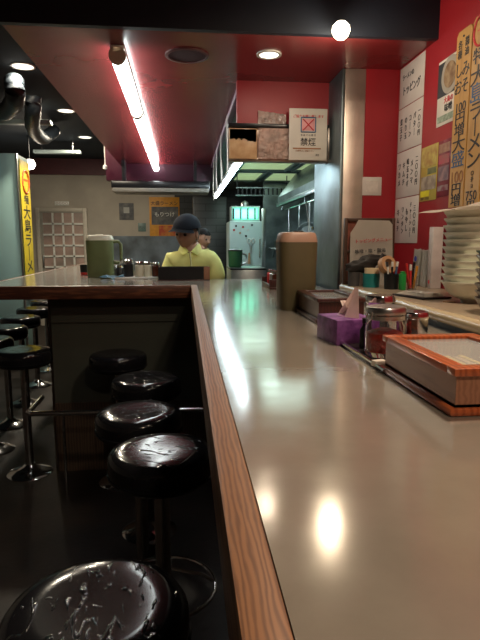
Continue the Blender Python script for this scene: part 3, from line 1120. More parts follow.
for i, (y, r_, lb) in enumerate([(4.65, .11, 'round steel strainer pan hanging nearest under the hood'), (5.35, .13, 'large round steel pan hanging further back under the hood')]):
    t = thing('frying_pan', lb, 'pan', (RX + .03, y, RZK - .0))
    obj('handle', tube(newbm(), [(-.03, 0, .012), (-.012, 0, .004), (0, 0, -.02), (.02, 0, -.18)], .007, seg=8), M['steel'], t)
    bm = newbm()
    lathe(bm, [(0, 0), (r_ * .75, 0), (r_, .035), (r_ - .004, .035), (r_ * .74, .004), (0, .004)], seg=32)
    o = obj('pan', bm, M['dark_steel'], t, loc=(.03, 0, -.18 - r_))
    o.rotation_euler = (PI / 2 , 0, -.5)
# back partition of steel right of the fridge, with shelf
BKY = 7.62
bx0 = on_y(263, 230, BKY).x
struct('wall_steel_partition', box(newbm(), bx0, KX - .001, BKY, BKY + .05, 0, 2.2), M['dark_steel'])
struct('trim_lit_edge', box(newbm(), bx0 - .03, bx0 + .03, BKY - .05, BKY - .001, 0, 1.82, .004), M['steel'])  # post put in for the bright lit edge beside the fridge
t = thing('wall_shelf', 'thin steel shelf on the kitchen back partition right of the fridge', 'shelf', (0, 0, 0))
obj('board', box(newbm(), bx0 + .08, KX - .05, BKY - .22, BKY - .001, 1.26, 1.28, .003), M['steel'], t)
for x in (bx0 + .15, KX - .15):
    obj('bracket', tube(newbm(), [(x, BKY - .002, 1.15), (x, BKY - .18, 1.26)], .008), M['dark_steel'], t)
for i, (x, r_, h_, lb) in enumerate([(1.30, .065, .10, 'left'), (1.48, .07, .13, 'middle'), (1.64, .06, .10, 'right')]):
    t = thing('cooking_pot', f'{lb} small steel pot on the shelf at the kitchen back', 'pot', (x, BKY - .11, 1.28), 0, 'pots on the kitchen shelf')
    obj('pan', lathe(newbm(), [(0, 0), (r_ * .95, 0), (r_, .01), (r_, h_), (r_ - .004, h_), (r_ - .006, .008), (0, .006)], seg=24), M['steel'], t)
    obj('handle', tube(newbm(), [(0, -r_ + .002, h_ - .02), (0, -r_ - .10, h_ - .005)], .008), M['black'], t)
# big stock pots on the worktop
for i, (y, r_, h_, lb) in enumerate([(4.3, .15, .34, 'nearest'), (4.9, .16, .38, 'middle'), (5.6, .16, .36, 'furthest')]):
    t = thing('stock_pot', f'{lb} tall steel stock pot on the kitchen worktop', 'pot', (1.34, y, .92), .5, 'stock pots on the worktop')
    obj('pan', lathe(newbm(), [(0, 0), (r_ * .97, 0), (r_, .012), (r_, h_), (r_ + .006, h_ + .004), (r_ - .006, h_ + .004), (r_ - .008, .01), (0, .008)], seg=36), M['steel'], t)
    for sg in (-1, 1):
        obj('handle', tube(newbm(), [(sg * r_, -.04, h_ * .8), (sg * (r_ + .035), -.03, h_ * .8), (sg * (r_ + .035), .03, h_ * .8), (sg * r_, .04, h_ * .8)], .007, seg=8), M['chrome'], t)

# tap and water heater panel
p = on_y(331, 258, 3.5)
t = thing('wall_tap', 'chrome tap with a round knob on the kitchen worktop', 'tap', (1.22, 3.75, .92))
bm = newbm()
tube(bm, [(0, 0, 0), (0, 0, .28), (-.03, 0, .33), (-.09, 0, .34), (-.12, 0, .30)], .012, seg=12)
obj('spout', bm, M['chrome'], t)
bm = newbm()
lathe(bm, [(0, .0), (.03, 0), (.034, .01), (.034, .025), (0, .035)], cx=.05, cz=.12, seg=18)
tube(bm, [(0, 0, .12), (.05, 0, .13)], .008)
obj('knob', bm, M['chrome'], t)
# blue-white container behind the jug
p = on_y(273, 292, 3.95)
t = thing('plastic_tub', 'pale blue tub on the kitchen worktop left of the big jug', 'tub', (1.20, 6.5, .92))
bm = newbm()
lathe(bm, [(0, 0), (.06, 0), (.07, .2), (.074, .2), (.074, .21), (0, .21)], seg=24)
obj('body', bm, mat('pale_blue_plastic', (.35, .50, .58), .4, noise=.05), t)
obj('lid', lathe(newbm(), [(0, .2105), (.075, .2105), (.075, .225), (0, .228)], seg=24), M['white'], t)
# dark cabinet/equipment at counter end
A, B = on_y(231, 270, 3.9), on_y(259, 285, 3.9)
t = thing('kitchen_unit', 'low dark grey steel unit behind the far end of the counter', 'unit', (0, 0, 0))
obj('body', box(newbm(), A.x, B.x + .05, 3.9, 4.3, 0, A.z, .006), M['dark_steel'], t)
obj('rim', box(newbm(), A.x - .005, B.x + .055, 3.895, 4.305, A.z, A.z + .012, .003), M['black'], t)
# green cup / jug leaning behind
p = on_y(235, 266, 4.1)
t = thing('green_jug', 'dark green tilted jug on the grey unit beside the cook', 'jug', (p.x, 4.08, A.z + .012))
t.rotation_euler = (0, .0, 0)
bm = newbm()
lathe(bm, [(0, 0), (.045, 0), (.05, .01), (.055, .12), (.05, .12), (0, .115)], seg=24)
obj('body', bm, mat('dark_green_plastic', (.03, .13, .06), .4, noise=.05), t)
bm = newbm()
tube(bm, [(.05, 0, .02), (.085, 0, .035), (.085, 0, .09), (.052, 0, .105)], .008, seg=8)
obj('handle', bm, M['steel'], t)
obj('lid', lathe(newbm(), [(0, .1205), (.056, .1205), (.056, .13), (0, .14)], seg=24), M['black'], t)
# shelf block between kitchen and far room (dark lower)
obj_k = thing('kitchen_cabinet', 'dark cabinet wall behind the second worker', 'cabinet', (0, 0, 0))
A = on_y(203, 205, 8.2)
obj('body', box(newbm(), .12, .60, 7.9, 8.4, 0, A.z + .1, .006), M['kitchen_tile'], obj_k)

# ================================================================ HEADER DISPLAY
def header_board(x0, y0, x1, y1, Y, m, name, label, cat, th=.008, kind=None):
    A, B = on_y(x0, y0, Y), on_y(x1, y1, Y)
    c = ((A.x + B.x) / 2, Y, min(A.z, B.z))
    t = thing(name, label, cat, c)
    return t, abs(B.x - A.x), abs(A.z - B.z)


YH = YB - .03
t, W_, H_ = header_board(229, 128, 257, 159, YH, None, 'framed_print', 'left square print of beige dripping shapes over the kitchen hatch', 'print')
obj('backing', box(newbm(), -W_ / 2, W_ / 2, 0, .008, 0, H_, .002), mat('tan_print', (.62, .42, .24), .3, col2=(.48, .28, .14), nscale=20), t)
bm = newbm()
pts = [(-W_ / 2 + .004, H_ - .004)]
n_ = 40
low = [(-W_ / 2 + .004 + (W_ - .008) * k / n_, H_ * (.62 + .045 * abs(math.sin(k * .35)) - .07 * (k > 26) + .02 * math.cos(k * .9))) for k in range(n_ + 1)]
poly = pts + low + [(W_ / 2 - .004, H_ - .004)]
vs = [bm.verts.new((x, -.003, z)) for x, z in poly]
f_ = bm.faces.new(vs)
bmesh.ops.solidify(bm, geom=[f_], thickness=.002)
obj('dark_top', bm, mat('charcoal_print', (.10, .075, .055), .4, noise=.2, nscale=40), t, smooth=0)
t, W_, H_ = header_board(258.5, 128, 289, 159, YH, None, 'foil_board', 'pink crinkled foil board right of the dripping print', 'board')
bm = newbm()
grid_sheet(bm, 18, 18, lambda u, v: Vector(((u - .5) * W_, .004 * random.uniform(-1, 1), v * H_)), .004)
obj('foil', bm, M['pinkfoil'], t, smooth=20)
t, W_, H_ = header_board(258, 110, 286, 119, YH + .02, None, 'foil_strip', 'crumpled pale foil strip on the dark shadow strip above the foil board', 'foil')
bm = newbm()
zb = hb_t + .006
zz_ = on_y(270, 110, YH).z - zb
t.location.z = zb
grid_sheet(bm, 16, 6, lambda u, v: Vector(((u - .5) * W_, .006 * random.uniform(-1, 1), v * zz_ * (1 - .25 * u))), .003)
obj('foil', bm, M['foil'], t, smooth=20)
t, W_, H_ = header_board(328, 128, 345, 159, YH, None, 'steel_plate', 'brown stained steel plate right of the no-smoking sign', 'plate')
obj('sheet', box(newbm(), -W_ / 2, W_ / 2, 0, .008, 0, H_, .002), mat('stained_steel', (.30, .26, .23), .35, .6, col2=(.14, .12, .11), nscale=14), t)
# no smoking sign
YN = YB - .065
t, W_, H_ = header_board(289.5, 108, 326.5, 160.5, YN, None, 'no_smoking_sign', 'white no-smoking notice with red crossed square over the hatch', 'sign')
bm = newbm()
box(bm, -W_ / 2, W_ / 2, 0, .006, 0, H_, .002)
obj('board', bm, M['paper'], t)
y_ = -.0008
text('lettering', 'ご協力お願い致します', W_ * .082, M['ink_red'], t, (0, y_, H_ * .845), (1, 0, 0), UPZ, .03)
obj('red_square', box(newbm(), -W_ * .17, W_ * .17, -.0012, .0005, H_ * .575, H_ * .80, .0003), mat('pink_square', (.72, .32, .33), .5, noise=.05), t)
bm = newbm()
s_, c_ = W_ * .19, H_ * .687
for a_, b_ in (((-1, -1), (1, -1)), ((1, -1), (1, 1)), ((1, 1), (-1, 1)), ((-1, 1), (-1, -1))):
    tube(bm, [(a_[0] * s_, -.002, c_ + a_[1] * s_ * .95), (b_[0] * s_, -.002, c_ + b_[1] * s_ * .95)], .0028, seg=6)
obj('frame_line', bm, M['ink_blue'], t)
bm = newbm()
tube(bm, [(-s_ * .75, -.0025, c_ - s_ * .75), (s_ * .75, -.0025, c_ + s_ * .75)], .0028, seg=6)
tube(bm, [(-s_ * .75, -.0025, c_ + s_ * .75), (s_ * .75, -.0025, c_ - s_ * .75)], .0028, seg=6)
obj('cross_mark', bm, M['ink_red'], t)
text('lettering', '当 店 で は 終 日', W_ * .055, M['ink'], t, (0, y_, H_ * .485), (1, 0, 0), UPZ, .01)
text('lettering', '禁煙', W_ * .21, M['ink'], t, (0, y_, H_ * .345), (1, 0, 0), UPZ, .03)
obj('gold_line', box(newbm(), -W_ * .40, W_ * .34, -.0010, .0005, H_ * .215, H_ * .24), M['ink_brown'], t)
text('lettering', 'お煙草はご遠慮下さい', W_ * .05, M['ink_brown'], t, (-W_ * .08, y_, H_ * .18), (1, 0, 0), UPZ)
text('lettering', '店主', W_ * .05, M['ink'], t, (W_ * .25, y_, H_ * .10), (1, 0, 0), UPZ)

# ================================================================ RIGHT WALL: menu sheets, photo, flyers, plaques
RV = (0, -1, 0)


def wall_sheet(name, label, cat, xl, yt, xr, yb, m, th=.002, group=None, off=.0005, zt=None, zb=None):
    A, B = on_x(xl, (yt + yb) / 2, WX), on_x(xr, (yt + yb) / 2, WX)
    T, D = on_x((xl + xr) / 2, yt, WX), on_x((xl + xr) / 2, yb, WX)
    y0, y1 = B.y, A.y
    z0_, z1_ = (D.z, T.z) if zt is None else (zb, zt)
    t = thing(name, label, cat, (WX - off, (y0 + y1) / 2, (z0_ + z1_) / 2), 0, group)
    w_, h_ = y1 - y0, z1_ - z0_
    obj('sheet' if th < .01 else 'board', box(newbm(), -th, 0, -w_ / 2, w_ / 2, -h_ / 2, h_ / 2, min(.002, th / 4)), m, t)
    return t, w_, h_, -th - .0007


G = 'white handwritten menu sheets on the red wall'
zs = [on_x(412, y, WX).z for y in (61, 103, 148, 196, 243.5)]
lay = [(401.2, 424.8), (399.5, 422.5), (397.5, 420.5), (394.5, 416.5)]
YL, YR = on_x(398, 150, WX).y, on_x(421.5, 150, WX).y
names = ['top', 'second', 'third', 'lowest']
bodies = [
    [('ラーメンの', .22, -.5, .20, .015), ('トッピング', -.12, .0, .30, .04)],
    [('煮玉子バター', .26, 0, .11, 0), ('のりもやしコーン', .02, 0, .11, 0), ('チャーシュー一〇〇円', -.24, 0, .10, 0)],
]
for i in range(4):
    zt, zb = zs[i] - .002, zs[i + 1] + .002
    t = thing('menu_sheet', f'{names[i]} of the four white handwritten menu sheets on the red wall', 'menu', (WX - .0005, (YL + YR) / 2, (zt + zb) / 2), 0, G)
    w_, h_ = YL - YR, zt - zb
    obj('sheet', box(newbm(), -.002, 0, -w_ / 2, w_ / 2, -h_ / 2, h_ / 2, .0004), M['sheet'], t)
    xx = -.0028
    if i < 1:
        for s, dz, dy, sz, bo in bodies[i]:
            text('lettering', s, h_ * sz * .8, M['ink'], t, (xx, -dy * w_ * .3, dz * h_), RV, UPZ, bo or .01, sx=.9)
    else:
        cols = [('一〇〇円', .38), ('バター', .2), ('コーン', .02), ('のり玉', -.16), ('煮玉子', -.36)] if i == 1 else [('二〇〇円', .36), ('メンマ', .17), ('味玉ネギ', 0.0), ('キムチ', -.17), ('ワカメ', -.36)] if i == 2 else [('三〇〇円', .36), ('チャーシュー', .2), ('もやし', .04), ('ワンタン', -.14), ('キムチ', -.34)]
        for s, dy in cols:
            n = len(s)
            text('lettering', '\n'.join(s.replace('ー', '｜')), h_ * (.115 if n > 4 else .14 if n > 3 else .16), M['ink'], t, (xx, -dy * w_, .0 * h_), RV, UPZ, .02, line=1.12, sx=.9)

# small white card on the return wall
A, B = on_y(362.5, 177, YC), on_y(381, 195.5, YC)
t = thing('note_card', 'small blank square card on the red wall near the steel column', 'card', ((A.x + B.x) / 2, YC - .0005, (A.z + B.z) / 2))
obj('sheet', box(newbm(), -(B.x - A.x) / 2, (B.x - A.x) / 2, -.002, 0, -(A.z - B.z) / 2, (A.z - B.z) / 2, .0004), M['sheet'], t)
obj('faint_print', box(newbm(), -(B.x - A.x) * .3, (B.x - A.x) * .3, -.0027, -.0021, -(A.z - B.z) * .3, (A.z - B.z) * .3), mat('faint_print', (.62, .55, .50), .6, noise=.08, nscale=60), t)

# ramen photo poster
t, w_, h_, xx = wall_sheet('photo_poster', 'ramen bowl photo poster partly behind the wooden plaques', 'poster', 438.5, 56, 462, 122, M['paper'])
dk = box(newbm(), xx - .0002, xx + .0005, -w_ * .5, w_ * .5, -.06 * h_, .46 * h_)
obj('dark_photo', dk, mat('dark_photo_print', (.03, .035, .04), .5, noise=.1), t)
bm = newbm()
lathe(bm, [(0, 0), (w_ * .36, 0), (w_ * .36, .001), (0, .001)], seg=36, sy=1.0)
o = obj('bowl_print', bm, mat('bowl_white_print', (.34, .31, .26), .5, noise=.05), t, loc=(xx - .0012, -.02 * w_, .22 * h_))
o.rotation_euler = (0, PI / 2, 0)
bm = newbm()
lathe(bm, [(0, 0), (w_ * .25, 0), (w_ * .25, .001), (0, .001)], seg=36)
o = obj('soup_print', bm, mat('soup_print', (.16, .08, .035), .5, col2=(.36, .26, .15), nscale=22), t, loc=(xx - .0024, -.02 * w_, .22 * h_))
o.rotation_euler = (0, PI / 2, 0)
text('lettering', '大島の', h_ * .10, M['ink_red'], t, (xx, 0.0, -.14 * h_), RV, UPZ, .03)
text('lettering', '味噌', h_ * .13, M['ink'], t, (xx, 0.0, -.26 * h_), RV, UPZ, .03)
obj('green_strip', box(newbm(), xx - .0004, xx + .0005, -w_ * .45, w_ * .45, -.45 * h_, -.35 * h_), mat('grey_green_print', (.28, .34, .26), .5, noise=.3, nscale=60), t)

# colourful flyers
t, w_, h_, xx = wall_sheet('flyer', 'yellow flyer with food pictures, bottom right of the menu sheets', 'flyer', 421, 146, 437.5, 200.5, mat('yellow_flyer_paper', (.50, .40, .08), .3, noise=.1, nscale=8, coat=.6))
for (z0_, z1_, y0_, y1_, c1, c2) in [(.12, .48, -.46, .46, (.52, .44, .12), (.36, .20, .06)), (-.02, .09, -.46, .05, (.08, .13, .05), (.2, .2, .1)), (-.3, -.05, -.46, .42, (.22, .17, .14), (.42, .36, .28)), (-.42, -.31, -.1, .42, (.75, .70, .02), (.68, .60, .02)), (-.48, -.43, -.1, .42, (.06, .05, .02), (.3, .25, .05))]:
    obj('print_block', box(newbm(), xx - .0004, xx + .0005, y0_ * w_, y1_ * w_, z0_ * h_, z1_ * h_), mat('print%.2f' % z0_, c1, .4, col2=c2, nscale=30), t)
t, w_, h_, xx = wall_sheet('flyer', 'wine-red flyer with food pictures, right of the yellow flyer', 'flyer', 438.5, 140, 451, 196, mat('wine_flyer_paper', (.20, .02, .045), .35, noise=.1, nscale=8, coat=.4))
for (z0_, z1_, c1, c2) in [(.28, .44, (.40, .24, .18), (.25, .12, .08)), (.08, .24, (.45, .05, .10), (.30, .10, .1)), (-.22, .04, (.30, .18, .20), (.12, .08, .12)), (-.40, -.30, (.30, .25, .25), (.2, .02, .05))]:
    obj('print_block', box(newbm(), xx - .0004, xx + .0005, -.4 * w_, .45 * w_, z0_ * h_, z1_ * h_), mat('printb%.2f' % z0_, c1, .4, col2=c2, nscale=30), t)

# wooden plaques
def plaque(label, xl, xr, yb, ytop, rx):
    A = on_x(xl, yb, WX - .02)
    B = on_x(xr, yb, WX - .02)
    T = on_x((xl + xr) / 2, ytop, WX - .02)
    t = thing('wooden_plaque', label, 'plaque', (WX - .0005, (A.y + B.y) / 2, 0), 0, 'golden wooden menu plaques on the red wall')
    w_ = A.y - B.y
    z0_, z1_ = A.z, T.z
    bm = newbm()
    h = w_ / 2
    pts = [(-h + .002, z0_), (h - .002, z0_), (h - .002, z1_ - .014), (h - .014, z1_), (-h + .014, z1_), (-h + .002, z1_ - .014)]
    vs = [bm.verts.new((-.02, y, z)) for y, z in pts]
    f = bm.faces.new(vs)
    r = bmesh.ops.extrude_face_region(bm, geom=[f])
    for v in r['geom']:
        if isinstance(v, bmesh.types.BMVert):
            v.co.x = 0
    obj('board', bm, M['plaque'], t, smooth=0)
    obj('nail', lathe(newbm(), [(0, 0), (.004, 0), (.004, .003), (0, .004)], seg=10), M['ink'], t, loc=(-.021, 0, z1_ - .025)).rotation_euler = (0, -PI / 2, 0)
    return t, w_, z0_, z1_


t, w_, z0_, z1_ = plaque('left wooden plaque with two small columns of writing and 100 twice', 448, 462.5, 208, 36, 0)
H_ = z1_ - z0_
xx = -.0208
for s, py, sz, dy, mm in [('醤\n油', 54, .034, .22, 'ink'), ('各\n種', 54, .034, -.22, 'ink'), ('み\nそ', 83, .060, .22, 'ink'), ('し\nお', 82, .060, -.24, 'ink'), ('100', 110, .05, 0, 'ink'), ('円', 121, .05, 0, 'ink'), ('増', 132, .05, 0, 'ink'), ('大', 146, .064, 0, 'ink'), ('盛', 161, .064, 0, 'ink_blue'), ('100', 178, .062, 0, 'ink_brown'), ('円', 190, .05, 0, 'ink'), ('増', 201, .05, 0, 'ink')]:
    text('lettering', s, sz, M[mm], t, (xx, -dy * w_, on_x(456, py, WX - .02).z), RV, UPZ, .006, sx=.95 if dy else (1.1 if s == '100' else 1.6))
t, w_, z0_, z1_ = plaque('middle wooden plaque with a red ring and large black writing, 750 at its foot', 463, 478, 210, 22, 0)
H_ = z1_ - z0_
bm = newbm()
tube(bm, [(xx - .001, .042 * math.cos(k * PI / 12), on_x(471, 37, WX - .02).z + .05 * math.sin(k * PI / 12)) for k in range(24)], .004, closed=True, seg=6)
obj('ring_mark', bm, M['ink_red'], t)
for s, py, sz, mm in [('一', 37, .03, 'ink_red'), ('特', 61, .058, 'ink'), ('大', 80, .072, 'ink'), ('島', 97, .072, 'ink_blue'), ('ラ', 114, .07, 'ink'), ('｜', 129, .07, 'ink'), ('メ', 145, .07, 'ink'), ('ン', 161, .07, 'ink'), ('○\nチ\nョ', 180, .022, 'ink'), ('750', 196, .048, 'ink'), ('円', 206, .04, 'ink')]:
    text('lettering', s, sz, M[mm], t, (xx, 0, on_x(471, py, WX - .02).z), RV, UPZ, .006, sx=1.1 if s in ('750', '○\nチ\nョ') else 1.5)
t, w_, z0_, z1_ = plaque('right wooden plaque cut off by the photo edge', 478.5, 494, 212, 6, 0)
for s, py in [('塩', 60), ('ラ', 90), ('｜', 110), ('メ', 130), ('ン', 150)]:
    text('lettering', s, .07, M['ink'], t, (xx, 0, on_x(487, py, WX - .02).z), RV, UPZ, .006, sx=1.5)

# ================================================================ ON THE COUNTER (right row)
def chop_box(label, nx0, ny0, ny1, wd, h, mlid, mbody, sticks):
    t = thing('chopstick_box', label, 'box', (nx0 + wd / 2, (ny0 + ny1) / 2, CT))
    hw, hl = wd / 2, (ny1 - ny0) / 2
    obj('base_moulding', box(newbm(), -hw - .004, hw + .002, -hl, hl, 0, .012, .005), mlid, t)
    bm = newbm()
    ti, i_ = .009, .006
    a_, b_ = hw - i_, hl - i_
    z0_, z1_ = .0122, h - .0125
    box(bm, -a_, a_, -b_, -b_ + ti, z0_, z1_)
    box(bm, -a_, a_, b_ - ti, b_, z0_, z1_)
    box(bm, -a_, -a_ + ti, -b_ + ti, b_ - ti, z0_, z1_)
    box(bm, a_ - ti, a_, -b_ + ti, b_ - ti, z0_, z1_)
    box(bm, -a_, a_, -b_, b_, z0_, z0_ + .004)
    obj('body', bm, mbody, t)
    bm = newbm()
    fr = .026
    for (xa, xb, ya, yb2) in ((-hw, hw, -hl, -hl + fr), (-hw, hw, hl - fr, hl), (-hw, -hw + fr, -hl + fr, hl - fr), (hw - fr, hw, -hl + fr, hl - fr)):
        box(bm, xa, xb, ya, yb2, h - .012, h, .0025)
    lid = obj('lid', bm, mlid, t)
    obj('lid_pane', box(newbm(), -hw + fr, hw - fr, -hl + fr, hl - fr, h - .009, h - .006), M['acrylic'], lid)
    for k in range(sticks):
        x = -hw + .03 + (wd - .06) * ((k % 7) + .5) / 7
        z = .020 + .0105 * (k // 7)
        bm = newbm()
        L_ = hl * 1.55
        y0_ = -L_ / 2 + random.uniform(-.008, .008)
        an = random.uniform(-.04, .04)
        box(bm, -.005, .005, y0_, y0_ + L_, -.0025, .0025, .001, rot=None)
        o = obj('chopsticks', bm, M['yellow_stick'] if (k % 3) else M['pale_stick'], loc=(t.location.x + x, t.location.y, CT + z))
        o.rotation_euler = (0, 0, an)
        tag(o, ('yellow sleeved' if (k % 3) else 'plain pale') + ' chopsticks lying inside the orange wooden box', 'chopsticks', ('yellow' if (k % 3) else 'pale') + ' chopsticks inside the near box')
    return t


n1 = on_z(451.9, 417.7, CT)
f1 = on_z(381, 370.5, CT)
print('box', n1, f1)
bxl = (n1.x + f1.x) / 2
bw = .545 - bxl
hbox = 0.0
tgt = None
# height of the lid from its near top corner
d = ray(450.8, 369)
hb = CAMZ + d.z * (n1.y / d.y) - CT
print('h', hb, 'w', bw)
chop_box('orange-brown wooden chopstick box with glass lid, nearest on the counter', bxl, n1.y, f1.y, .18, hb, M['box_orange'], M['box_brown'], 14)
n2 = on_z(313.5, 325, CT)
p = on_z(303, 316, CT)
chop_box('dark red wooden chopstick box behind the purple tissue box', p.x + .005, p.y - .17, p.y + .13, .15, .075, M['box_red'], M['box_red'], 0)

# tissue box
pL = on_z(316.7, 336.7, CT)
pN = on_z(336.5, 346, CT)
d_ = (pN - pL)
print('tissue', pL, pN, d_.length)
ang = math.atan2(d_.y, d_.x)
tl, tw, th_ = d_.length, .105, .060
ctr = pN - Vector((math.cos(ang), math.sin(ang), 0)) * (tl / 2) + Vector((-math.sin(ang), math.cos(ang), 0)) * (tw / 2)
t = thing('tissue_box', 'purple patterned tissue box with a pink-white tissue sticking up', 'tissue box', (ctr.x, ctr.y, CT), ang)
obj('carton', box(newbm(), -tl / 2, tl / 2, -tw / 2, tw / 2, 0, th_, .002), M['purple'], t)
obj('slot', lathe(newbm(), [(0, th_), (.045, th_), (.045, th_ + .0012), (0, th_ + .0012)], seg=28, sx=1.0, sy=.42), mat('slot_film', (.3, .14, .3), .3, noise=.1), t)


def tis(u, v):
    x = (u - .5) * .105 * (1 - .80 * v) + .034 * v
    y = .012 * math.sin(u * 7) * (1 - v) + .008 * v
    z = th_ + .001 + v * .072
    return Vector((x, y, z))


bm = newbm()
grid_sheet(bm, 12, 8, tis, .0008)
grid_sheet(bm, 8, 6, lambda u, v: Vector((-.03 - .03 * v + u * .035, .008 + .01 * math.sin(u * 5), th_ + .002 + v * .03 * (1 - u * .5) + u * .02)), .0008)
tis_o = obj('tissue', bm, M['tissue'], t, smooth=60)

# condiment tray with jars
TY0, TY1 = on_z(383, 372, CT).y, on_z(349, 348, CT).y
tx = on_z(357, 356, CT).x
t = thing('condiment_tray', 'black tray with chrome rim holding the pickle jar and steel pots', 'tray', (0, 0, CT))
tx1 = tx + .17
obj('base', box(newbm(), tx, tx1, TY0 - .02, TY1 + .10, 0, .004, .001), M['tray'], t)
bm = newbm()
r_ = .004
loop = [(tx, TY0 - .02, .008), (tx1, TY0 - .02, .008), (tx1, TY1 + .10, .008), (tx, TY1 + .10, .008)]
for k in range(4):
    tube(bm, [loop[k], loop[(k + 1) % 4]], r_, seg=10)
obj('rim', bm, M['chrome'], t)

BZ = CT + .0045


def steel_pot(px, py, r, h, label):
    p = on_z(px, py, CT)
    t = thing('steel_pot', label, 'pot', (p.x, p.y, BZ), 0, 'steel condiment pots')
    bm = newbm()
    lathe(bm, [(0, 0), (r * .96, 0), (r, .003), (r, h * .82), (r * 1.02, h * .83), (r * 1.02, h * .84)], seg=32)
    obj('body', bm, M['chrome'], t)
    bm = newbm()
    lathe(bm, [(r * 1.0, h * .842), (r * 1.04, h * .845), (r * 1.04, h * .96), (r * .98, h), (r * .6, h * 1.0), (0, h * 1.0)], seg=32)
    obj('lid', bm, M['chrome'], t)


# glass pickle jar
pj = on_z(384, 357, CT)
rj = .041
t = thing('pickle_jar', 'glass clamp jar of red pickles with a steel lid', 'jar', (pj.x, pj.y, BZ), .4)
hj = .088
bm = newbm()
lathe(bm, [(0, 0), (rj * .9, 0), (rj, .008), (rj * 1.02, .03), (rj, .064), (rj * .86, .074), (rj * .86, hj), (rj * .80, hj), (rj * .80, .074), (rj * .93, .062), (rj * .95, .03), (rj * .92, .010), (0, .006)], seg=36)
obj('glass_body', bm, M['glass'], t, smooth=60)
bm = newbm()
lathe(bm, [(0, .0065), (rj * .88, .010), (rj * .92, .028), (rj * .90, .048), (rj * .5, .054), (0, .051)], seg=30)
obj('pickles', bm, M['pickle'], t, smooth=60)
bm = newbm()
lathe(bm, [(rj * .9, hj), (rj * 1.0, hj + .001), (rj * 1.02, hj + .010), (rj * .96, hj + .015), (rj * .8, hj + .0165), (0, hj + .015)], seg=36)
lathe(bm, [(rj * .88, .0765), (rj * .96, .077), (rj * .96, .0855), (rj * .88, .0855)], seg=36)
obj('lid', bm, M['steel'], t)
bm = newbm()
for s in (0, PI):
    cx_, cy_ = rj * 1.03 * math.cos(s), rj * 1.03 * math.sin(s)
    tube(bm, [(cx_, cy_ - .008, hj + .006), (cx_ * 1.06, cy_ - .006, hj - .008), (cx_ * 1.08, cy_ + .004, hj - .018), (cx_ * 1.05, cy_ + .009, hj - .006), (cx_, cy_ + .006, hj + .004)], .0016, seg=6)
obj('clamp', bm, M['chrome'], t)
steel_pot(379, 337, .036, .103, 'steel pot with lid behind the pickle jar, nearest the tissue box')
steel_pot(412, 349, .032, .082, 'steel pot with lid between the pickle jar and the orange box')
# small black bottle
p = on_z(364.5, 350, CT)
t = thing('spice_bottle', 'slim black spice bottle at the left end of the tray', 'bottle', (p.x, p.y, BZ))
bm = newbm()
lathe(bm, [(0, 0), (.011, 0), (.012, .004), (.012, .042), (.006, .052), (.006, .056), (0, .056)], seg=20)
obj('body', bm, M['black'], t)
obj('cap', lathe(newbm(), [(0, .0565), (.0075, .0565), (.0075, .068), (0, .069)], seg=16), M['black'], t)
p = on_z(379, 368, CT)
bm = newbm()
box(bm, -.013, .013, -.008, .008, 0, .011, .001)
o = tag(obj('paper_packet', bm, M['paper'], loc=(p.x, p.y, BZ)), 'small folded white paper packet on the tray beside the jar', 'packet')
o.rotation_euler = (0, 0, .3)

# tall olive jug (big)
def jug(loc, wx, wy, h, label, body, lid, handle_rot=0.0, group=None, handle=True):
    t = thing('water_jug', label, 'jug', loc, handle_rot, group)
    prof = [(0, 0), (.88, 0), (.93, .012), (.94, .1), (.98, h * .88), (.96, h * .905)]
    bm = newbm()
    seg = 48

    def ring(s, z):
        out = []
        for k in range(seg):
            a_ = 2 * PI * k / seg
            n = 3.6
            ca, sa = math.cos(a_), math.sin(a_)
            rr = (abs(ca) ** n + abs(sa) ** n) ** (-1 / n)
            out.append(bm.verts.new((wx * s * rr * ca, wy * s * rr * sa, z)))
        return out

    def loft(lst):
        rs = [ring(s, z) for s, z in lst]
        for A_, B_ in zip(rs, rs[1:]):
            for k in range(seg):
                bm.faces.new((A_[k], A_[(k + 1) % seg], B_[(k + 1) % seg], B_[k]))
        bm.faces.new(rs[0][::-1])
        bm.faces.new(rs[-1])
    loft([(.90, 0), (.95, .006), (.96, h * .5), (1.0, h * .86), (.99, h * .872)])
    obj('body', bm, body, t)
    bm = newbm()
    loft([(1.0, h * .8725), (1.0, h * .885), (.93, h * .965), (.86, h * .992), (.70, h)])
    obj('lid', bm, lid, t)
    bm = newbm()
    lathe(bm, [(0, h), (wx * .28, h), (wx * .26, h + .004), (0, h + .005)], cy=-wy * .35, seg=20)
    obj('spout_cap', bm, M['black'] if not handle else lid, t)
    if handle:
        bm = newbm()
        x = wx * .97
        tube(bm, [(x - .01, 0, h * .84), (x + .035, 0, h * .85), (x + .052, 0, h * .78), (x + .052, 0, h * .42), (x + .035, 0, h * .34), (x - .01, 0, h * .35)], .011, seg=12)
        obj('handle', bm, body, t)
    else:
        bm = newbm()
        y = wy * .97
        tube(bm, [(0, y - .01, h * .8), (0, y + .035, h * .8), (0, y + .05, h * .7), (0, y + .05, h * .35), (0, y + .03, h * .28), (0, y - .01, h * .28)], .012, seg=12)
        obj('handle', bm, body, t)
    return t


pb = on_z(299, 311, CT)
hh = on_y(299, 232, pb.y + .02).z - CT
wx_ = (on_y(317, 280, pb.y).x - on_y(277.5, 280, pb.y).x) / 2
print('jug', pb, hh, wx_)
jug((pb.x, pb.y + .06, CT), wx_, .058, hh, 'tall olive water jug with tan top standing mid-counter before the kitchen', M['olive_dark'], M['pitcher_lid'], 0.06, handle=False)
pb = on_z(100, 277.5, CT)
hh = on_y(100, 235, pb.y + .03).z - CT
jug((pb.x, pb.y + .05, CT), .092, .075, hh, 'green water jug with white lid and side handle on the far counter', M['olive'], M['cream'])

